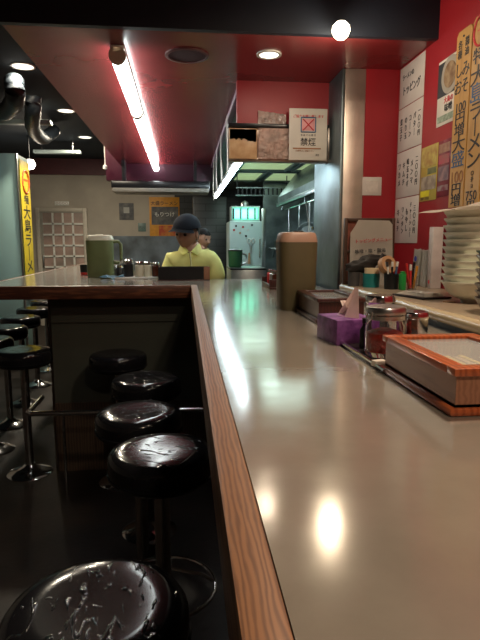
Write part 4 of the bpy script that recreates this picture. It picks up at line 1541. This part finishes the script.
# rack with shakers, right of counter end
p0, p1 = on_z(251, 283, CT), on_z(279, 298, CT)
t = thing('condiment_rack', 'small dark wooden rack holding shakers left of the big jug', 'rack', (.50, 2.86, CT))
bm = newbm()
box(bm, -.075, .075, -.14, .14, 0, .01, .002)
for y in (-.135, .128):
    box(bm, -.075, .075, y, y + .008, .0102, .05, .002)
box(bm, -.075, -.068, -.127, .127, .0102, .025, .001)
obj('frame', bm, M['box_red'], t)


def shaker(x, y, z, r, h, m, label, name='shaker', g='shakers on the far counter', glass=False):
    t = thing(name, label, 'shaker', (x, y, z), 0, g)
    obj('body', lathe(newbm(), [(0, 0), (r * .95, 0), (r, .004), (r, h * .72), (r * .8, h * .78), (0, h * .78)], seg=22), m, t)
    obj('cap', lathe(newbm(), [(r * .85, h * .785), (r * .9, h * .79), (r * .9, h * .93), (r * .6, h), (0, h)], seg=22), M['chrome'], t)


for i, (dx, dy, m_, lb) in enumerate([(-.03, -.085, M['brown_liquid'], 'dark sauce bottle at the near end of the wooden rack'), (-.03, 0, M['steel'], 'steel shaker in the middle of the wooden rack'), (-.03, .085, M['redplastic'], 'red shaker at the far end of the wooden rack'), (.035, -.06, M['steel'], 'steel shaker beside the sauce bottle in the wooden rack'), (.035, .04, M['paper'], 'white shaker at the back of the wooden rack')]):
    shaker(.50 + dx, 2.86 + dy, CT + .0105, .024, .085, m_, lb, g='shakers in the wooden rack')

# far branch items
yb = 3.62
t = thing('condiment_tray', 'pale narrow tray under the shakers right of the green jug', 'tray', (0, 0, CT))
xa, xb = on_z(119, 277, CT).x, on_z(158, 277, CT).x
obj('base', box(newbm(), xa, xb, yb - .04, yb + .12, 0, .012, .003), M['white'], t)
for (px, h_, r_, m_, lb) in [(128.5, .115, .033, M['black'], 'dark glass shaker, leftmost on the pale tray'), (139.5, .10, .03, M['cream'], 'cream shaker in the middle of the pale tray'), (147.5, .10, .027, M['cream'], 'cream shaker right of centre on the pale tray'), (156, .095, .026, M['brown_liquid'], 'brown shaker, rightmost on the pale tray')]:
    p = on_y(px, 270, yb + .03)
    shaker(p.x, yb + .03, CT + .0125, r_, h_, m_, lb, g='shakers on the pale tray')
p = on_z(84.5, 275, CT)
t = thing('cup', 'small black cup with a red foot left of the green jug', 'cup', (p.x, p.y, CT))
obj('body', lathe(newbm(), [(0, .02), (.028, .02), (.03, .075), (.026, .075), (.024, .026), (0, .026)], seg=22), M['black'], t)
obj('foot', lathe(newbm(), [(0, 0), (.028, 0), (.028, .0195), (0, .0195)], seg=22), M['redplastic'], t)
p = on_z(115, 277, CT)
bm = newbm()
grid_sheet(bm, 14, 10, lambda u, v: Vector(((u - .5) * .16, (v - .5) * .12, .012 + .01 * math.sin(u * 9) * math.cos(v * 7) + .004 * random.random())), .006)
tag(obj('folded_cloth', bm, M['cloth'], loc=(p.x + .01, yb + .02, CT)), 'pale blue crumpled cloth beside the green jug', 'cloth')
# cluster behind: bottles and bowls on left leg
for i, (px, r_, h_, m_, lb) in enumerate([(112, .03, .10, M['steel'], 'steel jar behind the green jug handle'), (121.5, .034, .06, M['black'], 'dark bowl behind the pale tray'), (131, .03, .11, M['steel'], 'steel canister behind the dark shaker'), (140, .032, .09, M['poster_grey'], 'grey tub behind the cream shakers')]):
    p = on_y(px, 268, 4.4)
    t = thing('kitchen_jar', lb, 'jar', (p.x, 4.3, 1.05), 0, 'jars behind the far counter')
    obj('body', lathe(newbm(), [(0, 0), (r_, 0), (r_, h_ + .05), (r_ * .9, h_ + .055), (0, h_ + .055)], seg=20), m_, t)
    obj('lid', lathe(newbm(), [(0, h_ + .0555), (r_ * .95, h_ + .0555), (r_ * .9, h_ + .07), (0, h_ + .075)], seg=20), M['chrome'], t)
t = thing('prep_table', 'low steel prep table inside the bend of the counter', 'table', (0, 0, 0))
obj('top', box(newbm(), -.715, -.30, 4.15, 4.6, 1.02, 1.05, .003), M['steel'], t)
for (x, y) in ((-.69, 4.18), (-.33, 4.18), (-.69, 4.57), (-.33, 4.57)):
    obj('leg', tube(newbm(), [(x, y, 0), (x, y, 1.02)], .015), M['steel'], t)

# dark box before the cook
A, B = on_z(159.5, 279, CT), on_z(209, 279.5, CT)
hz = on_y(185, 266.5, 3.5).z - CT
t = thing('serving_box', 'open black lacquer box with red trim on the counter before the cook', 'box', ((A.x + B.x) / 2, 3.47, CT))
hw = (B.x - A.x) / 2
bm = newbm()
box(bm, -hw, hw, -.05, -.042, 0.006, hz)
box(bm, -hw, hw, .042, .05, 0.006, hz)
box(bm, -hw, -hw + .008, -.042, .042, 0.006, hz)
box(bm, hw - .008, hw, -.042, .042, 0.006, hz)
obj('body', bm, M['black'], t)
obj('base', box(newbm(), -hw - .002, hw + .002, -.052, .052, 0, .0058, .001), M['box_red'], t)
obj('side_board', box(newbm(), hw - .036, hw + .002, -.054, -.0502, 0.006, hz + .002, .001), M['box_brown'], t)

# ================================================================ ON THE LEDGE
# leaning menu board behind, sign in front
Yd = LY1 + .085
A, B = on_y(351, 219, Yd), on_y(393, 282, Yd)
t = thing('menu_board', 'worn cream handwritten menu board leaning at the end of the ledge', 'menu board', ((A.x + B.x) / 2, Yd, LZ))
w_, h_ = B.x - A.x, A.z - LZ
bm = newbm()
hw = w_ / 2
vs = [(-hw, .0), (hw * .98, 0), (hw, h_ * .93), (hw * .85, h_ * .99), (-hw * .55, h_), (-hw * .72, h_ * .9), (-hw * .92, h_ * .8)]
v1 = [bm.verts.new((x, 0, z)) for x, z in vs]
f_ = bm.faces.new(v1)
bmesh.ops.solidify(bm, geom=[f_], thickness=.006)
brd = obj('board', bm, M['paper'], t, smooth=0)
text('lettering', 'トッピングメニュー', w_ * .095, M['ink_red'], t, (hw * .1, -.0075, h_ * .68), (1, 0, .06), (-.06, 0, 1), .02)
text('lettering', '味噌・塩・醤油', w_ * .10, M['ink'], t, (-hw * .05, -.0075, h_ * .52), (1, 0, .06), (-.06, 0, 1), .02)
text('lettering', '全品百円', w_ * .09, M['ink_brown'], t, (hw * .3, -.0075, h_ * .38), (1, 0, .06), (-.06, 0, 1), .02)
t.rotation_euler = (-.12, 0, 0)
t2_ = thing('picture_frame', 'dark brown picture frame half hidden behind the cream menu board', 'frame', (0, 0, 0))
Yf = Yd + .04
A, B = on_y(345, 218, Yf), on_y(393, 283, Yf)
bm = newbm()
zt_, zb_ = on_y(365, 218, Yf).z, LZ
for (xa, xb, za, zb2) in ((A.x, A.x + .015, zb_, zt_), (B.x - .015, B.x, zb_, zt_), (A.x + .015, B.x - .015, zt_ - .015, zt_), (A.x + .015, B.x - .015, zb_, zb_ + .015), (A.x + .015, B.x - .015, (zt_ + zb_) / 2 - .006, (zt_ + zb_) / 2 + .006)):
    box(bm, xa, xb, Yf, Yf + .02, za, zb2, .002)
obj('frame', bm, mat('dark_brown_frame', (.06, .03, .02), .4, noise=.1), t2_)
obj('backing', box(newbm(), A.x + .014, B.x - .014, Yf + .012, Yf + .018, zb_ + .01, zt_ - .01), mat('red_brown_backing', (.20, .06, .04), .5, noise=.3, nscale=30), t2_)

YT = LY1 - .20


def pos(px, py=288):
    p = on_z(px, py, LZ)
    return p


def cup(px, py, r, h, m, label, name='pen_cup'):
    p = pos(px, py)
    t = thing(name, label, 'cup', (p.x, p.y, LZ))
    obj('cup', lathe(newbm(), [(0, 0), (r * .93, 0), (r, h), (r * .9, h), (r * .84, .004), (0, .004)], seg=26), m, t)
    return t, p


cup(353.5, 286, .026, .062, mat('charcoal_plastic', (.06, .055, .055), .5, noise=.1), 'dark grey pen pot, leftmost on the ledge')
c2, pc2 = cup(371, 287, .036, .058, M['teal_cup'], 'teal pot with cream tape on top, between two dark pots', 'tape_pot')
c3, pc3 = cup(391, 289, .030, .062, M['black'], 'black pen pot right of the teal pot')
# tape rolls
bm = newbm()
lathe(bm, [(.016, 0), (.03, 0), (.03, .022), (.016, .022), (.016, 0)], seg=26)
tag(obj('tape_roll', bm, M['tape'], loc=(pc2.x, pc2.y, LZ + .0582)), 'cream tape roll sitting on the teal pot', 'tape')
bm = newbm()
lathe(bm, [(.022, 0), (.036, 0), (.036, .028), (.022, .028), (.022, 0)], seg=30)
o = tag(obj('tape_roll', bm, M['kraft'], loc=(pc3.x - .018, pc3.y + .03, LZ + .092)), 'brown packing tape roll tilted above the black pot', 'tape')
o.rotation_euler = (1.2, .35, .2)
# black handheld bag thing
t = thing('black_bag', 'crumpled black pouch lying over the pots before the menu board', 'pouch', (pc2.x - .012, pc2.y + .045, LZ))
bm = newbm()
r = bmesh.ops.create_icosphere(bm, subdivisions=4, radius=1)
for v in bm.verts:
    n = .12 * math.sin(v.co.x * 6 + 1) + .10 * math.sin(v.co.y * 7 + v.co.z * 5) + .06 * math.sin(v.co.z * 11 + v.co.x * 9)
    v.co = Vector((v.co.x * .075 * (1 + n), v.co.y * .022 * (1 + n * .5), .098 + v.co.z * .034 * (1 + n) + v.co.x * .020))
obj('pouch', bm, mat('black_crumpled_cloth', (.015, .013, .013), .6, noise=.2, bump=.5, bscale=40), t, smooth=80)
bm = newbm()
tube(bm, [(.055, 0, .115), (.075, .0, .135), (.09, 0, .125), (.10, 0, .115), (.115, 0, .09)], .008, seg=8)
obj('strap', bm, M['black'], t)
# pens in pots
pens = [(385, 262, M['white'], 'white pen in the black pot', pc3, -.012), (389, 258, M['black'], 'black pen standing in the black pot', pc3, 0), (394, 259, M['ink_blue'], 'dark blue pen in the black pot', pc3, .012)]
for px, py, m_, lb, pc, dx in pens:
    t = thing('pen', lb, 'pen', (pc.x + dx, pc.y - .004 + dx * .4, LZ + .006), 0, 'pens in the black pot')
    obj('barrel', tube(newbm(), [(0, 0, 0), (dx * .8, 0, .085)], .0042, seg=10), m_, t)
    obj('cap', tube(newbm(), [(dx * .8, 0, .0855), (dx, 0, .105)], .005, seg=10), M['white'] if m_ is not M['white'] else M['ink'], t)
c1p = pos(353.5, 286)
for i, dx in enumerate((-.01, .008)):
    t = thing('pen', ['short white pen in the grey pot', 'short silver pen in the grey pot'][i], 'pen', (c1p.x + dx, c1p.y, LZ + .006))
    obj('barrel', tube(newbm(), [(0, 0, 0), (dx, 0, .075)], .0042, seg=10), M['white'] if i == 0 else M['steel'], t)
# green lighter box, red markers in a clear cup
p = pos(402, 290)
t = thing('green_holder', 'bright green flat holder beside the black pot', 'holder', (p.x, p.y, LZ), .2)
obj('body', box(newbm(), -.010, .010, -.012, .012, 0, .066, .003), M['green'], t)
obj('top', box(newbm(), -.007, .007, -.009, .009, .0665, .074, .002), M['green'], t)
p = pos(412, 290)
t = thing('glass_cup', 'clear cup of red and orange markers', 'cup', (p.x, p.y + .01, LZ))
obj('cup', lathe(newbm(), [(0, 0), (.020, 0), (.024, .055), (.0225, .055), (.0185, .004), (0, .004)], seg=26), M['glass'], t)
for i, (dx, dy, h_, m_, lb) in enumerate([(-.009, 0, .10, M['redplastic'], 'red marker in the clear cup, left'), (0.0, .006, .095, M['redplastic'], 'red marker in the clear cup, centre'), (.007, -.004, .09, M['orange'], 'orange marker in the clear cup'), (.006, .007, .105, M['black'], 'black forked clip standing in the clear cup')]):
    t = thing('marker', lb, 'marker', (p.x + dx, p.y + .01 + dy, LZ + .0055), 0, 'markers in the clear cup')
    obj('barrel', tube(newbm(), [(0, 0, 0), (dx * 1.2, dy, h_ * .75)], .0045, seg=10), m_, t)
    obj('cap', tube(newbm(), [(dx * 1.2, dy, h_ * .755), (dx * 1.6, dy, h_)], .005, seg=10), M['white'] if i == 1 else m_, t)
# rolled / standing white papers against the wall
for i, (px, w2, h_, lb) in enumerate([(413.5, .035, .158, 'white folded paper bundle with a blue mark, leaning on the red wall'), (421.5, .03, .155, 'white folded paper bundle right of the blue-marked one')]):
    q = on_x(px, 270, WX - .05)
    t = thing('paper_bundle', lb, 'paper', (WX - .055, q.y, LZ))
    bm = newbm()
    for k in range(5):
        grid_sheet(bm, 4, 6, lambda u, v: Vector((.012 + k * .004 + .008 * v, (u - .5) * w2 * 2 * (1 + .03 * k), v * h_ * (1 - .02 * k) + .008 * abs(u - .5))), .0012)
    obj('sheets', bm, M['white'], t)
    if i == 0:
        o = obj('blue_mark', lathe(newbm(), [(0, 0), (.012, 0), (.012, .001), (0, .001)], seg=16), mat('bright_blue_ink', (.05, .08, .45), .5, noise=.1), t, loc=(.0125, .002, h_ * .74))
        o.rotation_euler = (0, -1.52, 0)
# carton strip beside bowls
q = on_x(434, 270, WX - .03)
t = thing('carton', 'tall narrow grey-white carton between the papers and the bowls', 'carton', (WX - .028, q.y, LZ))
obj('box', box(newbm(), -.022, .022, -.018, .018, 0, on_x(434, 227, WX - .04).z - LZ, .002), mat('pale_carton', (.55, .50, .48), .6, noise=.08, nscale=20), t)
obj('red_logo', box(newbm(), -.0232, -.0221, -.006, .006, .02, .034), M['ink_red'], t)
# black tray with papers
p = on_z(421, 297, LZ)
t = thing('bill_tray', 'black bill tray holding white slips on the ledge', 'tray', (p.x, p.y, LZ), .25)
obj('tray', box(newbm(), -.06, .06, -.085, .085, 0, .007, .003), M['black'], t)
bm = newbm()
for k in range(5):
    box(bm, -.045 + k * .003, .038 - k * .002, -.070 + k * .004, .078 - k * .006, .0072 + k * .0022, .009 + k * .0022)
o = obj('bill_slips', bm, M['paper'])
o.location = t.location
o.rotation_euler = (0, 0, .31)
tag(o, 'pile of white slips lying on the black bill tray', 'paper')
p = on_z(449, 302, LZ)
bm = newbm()
prism(bm, [(.02 * math.cos(k * PI / 3), .02 * math.sin(k * PI / 3)) for k in range(6)], 0, .003)
tag(obj('coaster', bm, M['kraft'], loc=(p.x, p.y, LZ)), 'tiny tan hexagonal pad beside the bowls on the ledge', 'coaster')

# bowls
def bowl_mesh(r, h, m, name='ramen_bowl', fl=.018):
    bm = newbm()
    lathe(bm, [(0, .0), (r * .38, 0), (r * .40, .008), (r * .55, .014), (r * .80, h * .45), (r * .93, h * .86), (r, h), (r * 1.0, h + .003), (r * .97, h + .003), (r * .90, h * .86), (r * .76, h * .47), (r * .5, fl + .001), (0, fl)], seg=44)
    return obj(name, bm, m, smooth=60)


pb = on_z(474, 302, LZ)
rb = .104
bx_, by_ = pb.x, pb.y
bx_ = min(bx_, WX - rb - .012)
N = 11
hbowl = .064
ztop = on_y(470, 212, by_).z
pitch = (ztop - LZ - hbowl) / (N - 1)
print('bowls', bx_, by_, pitch, ztop)
ordn = ['lowest', 'second', 'third', 'fourth', 'fifth', 'sixth', 'seventh', 'eighth', 'ninth', 'tenth', 'topmost']
b0 = bowl_mesh(rb, hbowl, M['bowl'])
tag(b0, 'lowest pale green bowl of the tall stack on the ledge', 'bowl', 'pale green bowls in the tall stack')
b0.location = (bx_, by_, LZ)
for k in range(1, N):
    c = b0.copy()
    C.objects.link(c)
    c.location = (bx_ + random.uniform(-.001, .001), by_ + random.uniform(-.001, .001), LZ + k * pitch)
    c['label'] = (ordn[k] + ' pale green bowl of the tall stack on the ledge') if k == N - 1 else f'{ordn[k]} pale green bowl counted up from the ledge in the tall stack'
# paper cloth on top
bm = newbm()
zt = LZ + (N - 1) * pitch + hbowl + .004


def cl(u, v):
    x, y = (u - .5) * .28, (v - .5) * .25
    dd = math.hypot(x, y)
    z = .010 + .012 * math.sin(x * 25 + 1) * math.cos(y * 20) - max(0, dd - .10) * .22 + .014 * max(0, .5 - abs(u - .55) * 3)
    return Vector((x, y, max(z, -.012 if dd > .115 else .002)))


grid_sheet(bm, 20, 16, cl, .003)
o = tag(obj('paper_cover', bm, M['paper'], loc=(bx_ - .01, by_, zt), smooth=60), 'creased cream paper spread over the top of the tall bowl stack', 'paper')
# second stack, nearer
pb = on_z(500, 315, LZ)
b1 = bowl_mesh(.074, .042, M['bowl_grey'], 'side_bowl', .009)
sx2, sy2 = pb.x + .01, pb.y
sx2 = min(sx2, WX - .09)
tag(b1, 'lowest grey bowl of the shorter stack at the right edge', 'bowl', 'grey bowls in the shorter stack')
b1.location = (sx2, sy2, LZ)
zt2 = on_y(470, 256, sy2).z
N2 = 7
pt2 = (zt2 - LZ - .042) / (N2 - 1)
print('stack2', sx2, sy2, pt2)
for k in range(1, N2):
    c = b1.copy()
    C.objects.link(c)
    c.location = (sx2 + random.uniform(-.002, .002), sy2 + random.uniform(-.002, .002), LZ + k * pt2)
    c['label'] = f'{ordn[k]} grey bowl counted up in the shorter stack at the right edge'
g = bowl_mesh(.076, .03, M['bowl_green'], 'side_bowl')
g.location = (sx2, sy2, LZ + N2 * pt2 + .004)
tag(g, 'dark green bowl on top of the shorter stack at the right edge', 'bowl')


# ================================================================ PEOPLE
def skin_body(name, joints, edges, m, sub=2):
    me = bpy.data.meshes.new(name)
    keys = list(joints)
    me.from_pydata([joints[k][0] for k in keys], [(keys.index(a_), keys.index(b_)) for a_, b_ in edges], [])
    o = bpy.data.objects.new(name, me)
    C.objects.link(o)
    md = o.modifiers.new('skin', 'SKIN')
    md.use_smooth_shade = True
    if not me.skin_vertices:
        bpy.context.view_layer.objects.active = o
    sv = me.skin_vertices[0].data if me.skin_vertices else None
    for i, k in enumerate(keys):
        r = joints[k][1]
        sv[i].radius = r if isinstance(r, tuple) else (r, r)
        sv[i].use_root = (i == 0)
    s = o.modifiers.new('sub', 'SUBSURF')
    s.levels = s.render_levels = sub
    bpy.context.view_layer.update()
    dg = bpy.context.evaluated_depsgraph_get()
    me2 = bpy.data.meshes.new_from_object(o.evaluated_get(dg))
    bpy.data.objects.remove(o)
    me2.materials.clear()
    me2.materials.append(m)
    me2.polygons.foreach_set('use_smooth', [True] * len(me2.polygons))
    return me2


def head_bm(bm, c, rot, s=1.0, cut=None):
    """a head with nose, brow, chin, ears; faces -Y before rotation"""
    base = len(bm.verts)
    r = bmesh.ops.create_icosphere(bm, subdivisions=4, radius=1)
    for v in r['verts']:
        x, y, z = v.co
        X = x * .074
        Yv = y * .093
        Z = z * .112
        # jaw taper
        if z < -.1:
            k = (-.1 - z) / .9
            X *= 1 - .36 * k
            if y > 0:
                Yv *= 1 - .35 * k
        # flatter face
        if y < -.3:
            Yv *= .97
            # eye sockets
            for ex in (-1, 1):
                dd = ((X - ex * .031) / .017) ** 2 + ((Z - .004) / .012) ** 2
                Yv += .009 * math.exp(-dd)
            # brow
            Yv -= .004 * math.exp(-((Z - .026) / .010) ** 2) * math.exp(-(X / .05) ** 2)
            # nose
            nz = max(0, min(1, (.016 - Z) / .052)) if Z < .016 else 0
            if -.042 < Z < .016:
                Yv -= (.008 + .019 * nz) * math.exp(-(X / (.008 + .006 * nz)) ** 2)
            # lips
            Yv -= .005 * math.exp(-((Z + .058) / .006) ** 2) * math.exp(-(X / .02) ** 2)
            Yv -= .004 * math.exp(-((Z + .070) / .006) ** 2) * math.exp(-(X / .018) ** 2)
            Yv += .004 * math.exp(-((Z + .064) / .003) ** 2) * math.exp(-(X / .022) ** 2)
            Yv -= .007 * math.exp(-((Z + .095) / .014) ** 2) * math.exp(-(X / .022) ** 2)
        v.co = rot @ (Vector((X, Yv, Z)) * s) + c
    for ex in (-1, 1):
        r = bmesh.ops.create_icosphere(bm, subdivisions=2, radius=1)
        for v in r['verts']:
            q = Vector((ex * .076 + v.co.x * .009, .008 + v.co.y * .018, -.006 + v.co.z * .031))
            v.co = rot @ (q * s) + c
    return bm


def person(label, base, rz, headoff, headrot, s, with_cap, arms, leanf=0.0):
    t = thing('person', label, 'person', base, rz)
    # body skeleton, facing -Y; z up
    lean = leanf
    J = {
        'pelvis': ((0, 0, .92), (.13, .10)),
        'waist': ((0, -.01 - lean * .3, 1.04), (.125, .095)),
        'chest': ((0, -.02 - lean * .7, 1.18), (.125, .10)),
        'upper': ((0, -.02 - lean, 1.265), (.075, .06)),
        'neck': ((headoff[0] * .3, -.03 - lean * 1.15, 1.365), (.055, .055)),
        'nhead': ((headoff[0] * .8, headoff[1] * .7 - lean, headoff[2] - .05), (.05, .055)),
        'shl': ((-.135, -.01 - lean, 1.255), (.042, .042)),
        'shr': ((.135, -.01 - lean, 1.275), (.06, .06)),
        'ell': (arms[0], (.043, .043)),
        'wrl': (arms[1], (.027, .027)),
        'hal': (arms[2], (.03, .018)),
        'elr': (arms[3], (.043, .043)),
        'wrr': (arms[4], (.027, .027)),
        'har': (arms[5], (.03, .018)),
        'hipl': ((-.095, 0, .86), (.09, .09)),
        'hipr': ((.095, 0, .86), (.09, .09)),
        'knl': ((-.11, -.02, .47), (.06, .06)),
        'knr': ((.11, -.02, .47), (.06, .06)),
        'anl': ((-.11, .02, .09), (.04, .04)),
        'anr': ((.11, .02, .09), (.04, .04)),
        'tol': ((-.12, -.13, .035), (.035, .03)),
        'tor': ((.12, -.13, .035), (.035, .03)),
    }
    E = [('pelvis', 'waist'), ('waist', 'chest'), ('chest', 'upper'), ('upper', 'neck'), ('neck', 'nhead'), ('upper', 'shl'), ('upper', 'shr'), ('shl', 'ell'), ('ell', 'wrl'), ('wrl', 'hal'), ('shr', 'elr'), ('elr', 'wrr'), ('wrr', 'har'),
         ('pelvis', 'hipl'), ('pelvis', 'hipr'), ('hipl', 'knl'), ('hipr', 'knr'), ('knl', 'anl'), ('knr', 'anr'), ('anl', 'tol'), ('anr', 'tor')]
    me = skin_body('body', J, E, M['skin'])
    bm = newbm()
    bm.from_mesh(me)
    hc = Vector((headoff[0], headoff[1] - lean, headoff[2]))
    hr = Euler(headrot).to_matrix()
    head_bm(bm, hc, hr, 1.0)
    # fingers
    for side, (wr, ha) in (('l', (arms[1], arms[2])), ('r', (arms[4], arms[5]))):
        w0, h0 = Vector(wr), Vector(ha)
        d = (h0 - w0).normalized()
        acr = d.cross(Vector((0, 0, 1)))
        acr = acr.normalized() if acr.length > .1 else Vector((1, 0, 0))
        dn = d.cross(acr).normalized()
        if dn.z > 0:
            dn = -dn
        for k, L_ in enumerate((.062, .072, .068, .052)):
            o0 = h0 + acr * (k - 1.5) * .018
            tube(bm, [o0 - d * .02, o0 + d * .03, o0 + d * (L_ * .8) + dn * .014, o0 + d * L_ + dn * .034], [.009, .009, .008, .006], seg=8)
        sg = 1 if side == 'l' else -1
        tube(bm, [w0 + d * .03 + acr * sg * .02, w0 + d * .055 + acr * sg * .045 + dn * .01, w0 + d * .085 + acr * sg * .05 + dn * .02], [.011, .010, .007], seg=8)
    body = obj('body', bm, M['skin'], t, smooth=80)
    # eyes
    for ex in (-1, 1):
        bm = newbm()
        r = bmesh.ops.create_icosphere(bm, subdivisions=3, radius=.0115)
        for v in r['verts']:
            v.co = hr @ (v.co + Vector((ex * .031, -.0745, .004))) + hc
        obj('eye', bm, mat('eye_dark', (.05, .03, .02), .2, noise=.1), t)
    # shirt: a larger shell with collar and short sleeves
    def lerp(a_, b_, u):
        return tuple(a_[i] + (b_[i] - a_[i]) * u for i in range(3))
    S = {
        'pelvis': ((0, 0, .90), (.150, .120)),
        'waist': (J['waist'][0], (.148, .115)),
        'chest': (J['chest'][0], (.142, .118)),
        'upper': (J['upper'][0], (.112, .094)),
        'col': (lerp(J['upper'][0], J['neck'][0], .55), (.075, .070)),
        'shl': ((-.140, -.01 - lean, 1.262), (.064, .064)),
        'shr': ((.140, -.01 - lean, 1.272), (.078, .078)),
        'sll': (lerp(J['shl'][0], arms[0], .85), (.068, .068)),
        'slr': (lerp(J['shr'][0], arms[3], .85), (.068, .068)),
    }
    me = skin_body('shirt', S, [('pelvis', 'waist'), ('waist', 'chest'), ('chest', 'upper'), ('upper', 'col'), ('upper', 'shl'), ('upper', 'shr'), ('shl', 'sll'), ('shr', 'slr')], M['shirt'])
    bm = newbm()
    bm.from_mesh(me)
    sh = obj('shirt', bm, M['shirt'], t, smooth=80)
    # collar flaps
    nk = Vector(lerp(J['upper'][0], J['neck'][0], .85))
    bm = newbm()
    for sg in (-1, 1):
        vs = [bm.verts.new(nk + Vector(q)) for q in [(sg * .006, -.085, -.035), (sg * .050, -.055, .014), (sg * .066, -.005, .02), (sg * .085, -.045, -.028), (sg * .050, -.098, -.058)]]
        f_ = bm.faces.new(vs)
        bmesh.ops.solidify(bm, geom=[f_], thickness=.006)
    obj('collar', bm, M['shirt'], sh)
    bm = newbm()
    tube(bm, [nk + Vector((0, -.09, -.035)), Vector(J['upper'][0]) + Vector((0, -.105, -.03)), Vector(J['chest'][0]) + Vector((0, -.128, 0))], .007, seg=6)
    obj('placket', bm, mat('pale_yellow_cotton', (.78, .76, .38), .8, noise=.05), sh)
    # trousers
    T = {'pelvis': ((0, 0, .93), (.145, .115)), 'hipl': ((-.095, 0, .84), (.105, .105)), 'hipr': ((.095, 0, .84), (.105, .105)), 'knl': ((-.11, -.02, .47), (.078, .078)), 'knr': ((.11, -.02, .47), (.078, .078)), 'anl': ((-.11, .02, .1), (.065, .065)), 'anr': ((.11, .02, .1), (.065, .065))}
    me = skin_body('trousers', T, [('pelvis', 'hipl'), ('pelvis', 'hipr'), ('hipl', 'knl'), ('hipr', 'knr'), ('knl', 'anl'), ('knr', 'anr')], M['trousers'])
    bm = newbm()
    bm.from_mesh(me)
    obj('trousers', bm, M['trousers'], t, smooth=80)
    # hair shell
    bm = newbm()
    r = bmesh.ops.create_icosphere(bm, subdivisions=4, radius=1)
    for v in r['verts']:
        x, y, z = v.co
        v.co = Vector((x * .0795, y * .098 + .004, z * .115 + .003))
    dele = [v for v in bm.verts if (v.co.z < .045 and v.co.y < -.01 + (.045 - v.co.z) * .35) or v.co.z < -.055]
    bmesh.ops.delete(bm, geom=dele, context='VERTS')
    for v in bm.verts:
        v.co = hr @ v.co + hc
    obj('hair', bm, M['hair'], t, smooth=80)
    if with_cap:
        bm = newbm()
        r = bmesh.ops.create_icosphere(bm, subdivisions=4, radius=1)
        for v in r['verts']:
            x, y, z = v.co
            v.co = Vector((x * .092, y * .110 + .004, .042 + max(z, -.02) * .094))
        for v in bm.verts:
            v.co = hr @ v.co + hc
        cp = obj('cap', bm, M['cap'], t, smooth=60)
        bm = newbm()

        def br(u, v):
            a_ = -PI / 2 + (u - .5) * 2.1
            r0 = .096 + .058 * v * math.cos((u - .5) * 2.3)
            return hr @ Vector((r0 * math.cos(a_) * .95, r0 * math.sin(a_) * 1.05, .046 - .010 * v - .010 * abs(u - .5) * 4 * v)) + hc
        grid_sheet(bm, 16, 6, br, .004)
        obj('brim', bm, M['cap'], cp, smooth=60)
        bm = newbm()
        tube(bm, [hr @ Vector((.095 * math.cos(k * PI / 14), .113 * math.sin(k * PI / 14) + .002, .044)) + hc for k in range(28)], .004, closed=True, seg=6)
        obj('band', bm, M['cap'], cp)
    for sg in (-1, 1):
        bm = newbm()
        box(bm, sg * .12 - .05, sg * .12 + .05, -.17, .08, 0, .09, .03, 3)
        obj('shoe', bm, M['black'], t)
    t.scale = (s, s, s)
    return t


ccx = on_y(192, 256, 3.85).x
armsA = ((-.20, -.05, 1.05), (-.17, -.22, .98), (-.14, -.29, .98), (.20, -.05, 1.05), (.16, -.22, .98), (.12, -.28, .98))
person('cook in navy cap and yellow polo shirt looking down behind the counter', (ccx, 3.87, 0), -.05, (-.03, -.06, 1.44), (.16, .06, -.5), .985, True, armsA, .03)
q = on_y(204, 238, 6.0)
armsB = ((-.20, -.02, 1.06), (-.20, -.2, 1.0), (-.18, -.27, 1.0), (.20, -.02, 1.06), (.19, -.2, 1.0), (.17, -.27, 1.0))
person('second worker in yellow shirt with dark hair behind the cook', (q.x - .04, 5.9, 0), .3, (.02, -.04, 1.47), (.2, 0, .5), .95, False, armsB, .0)
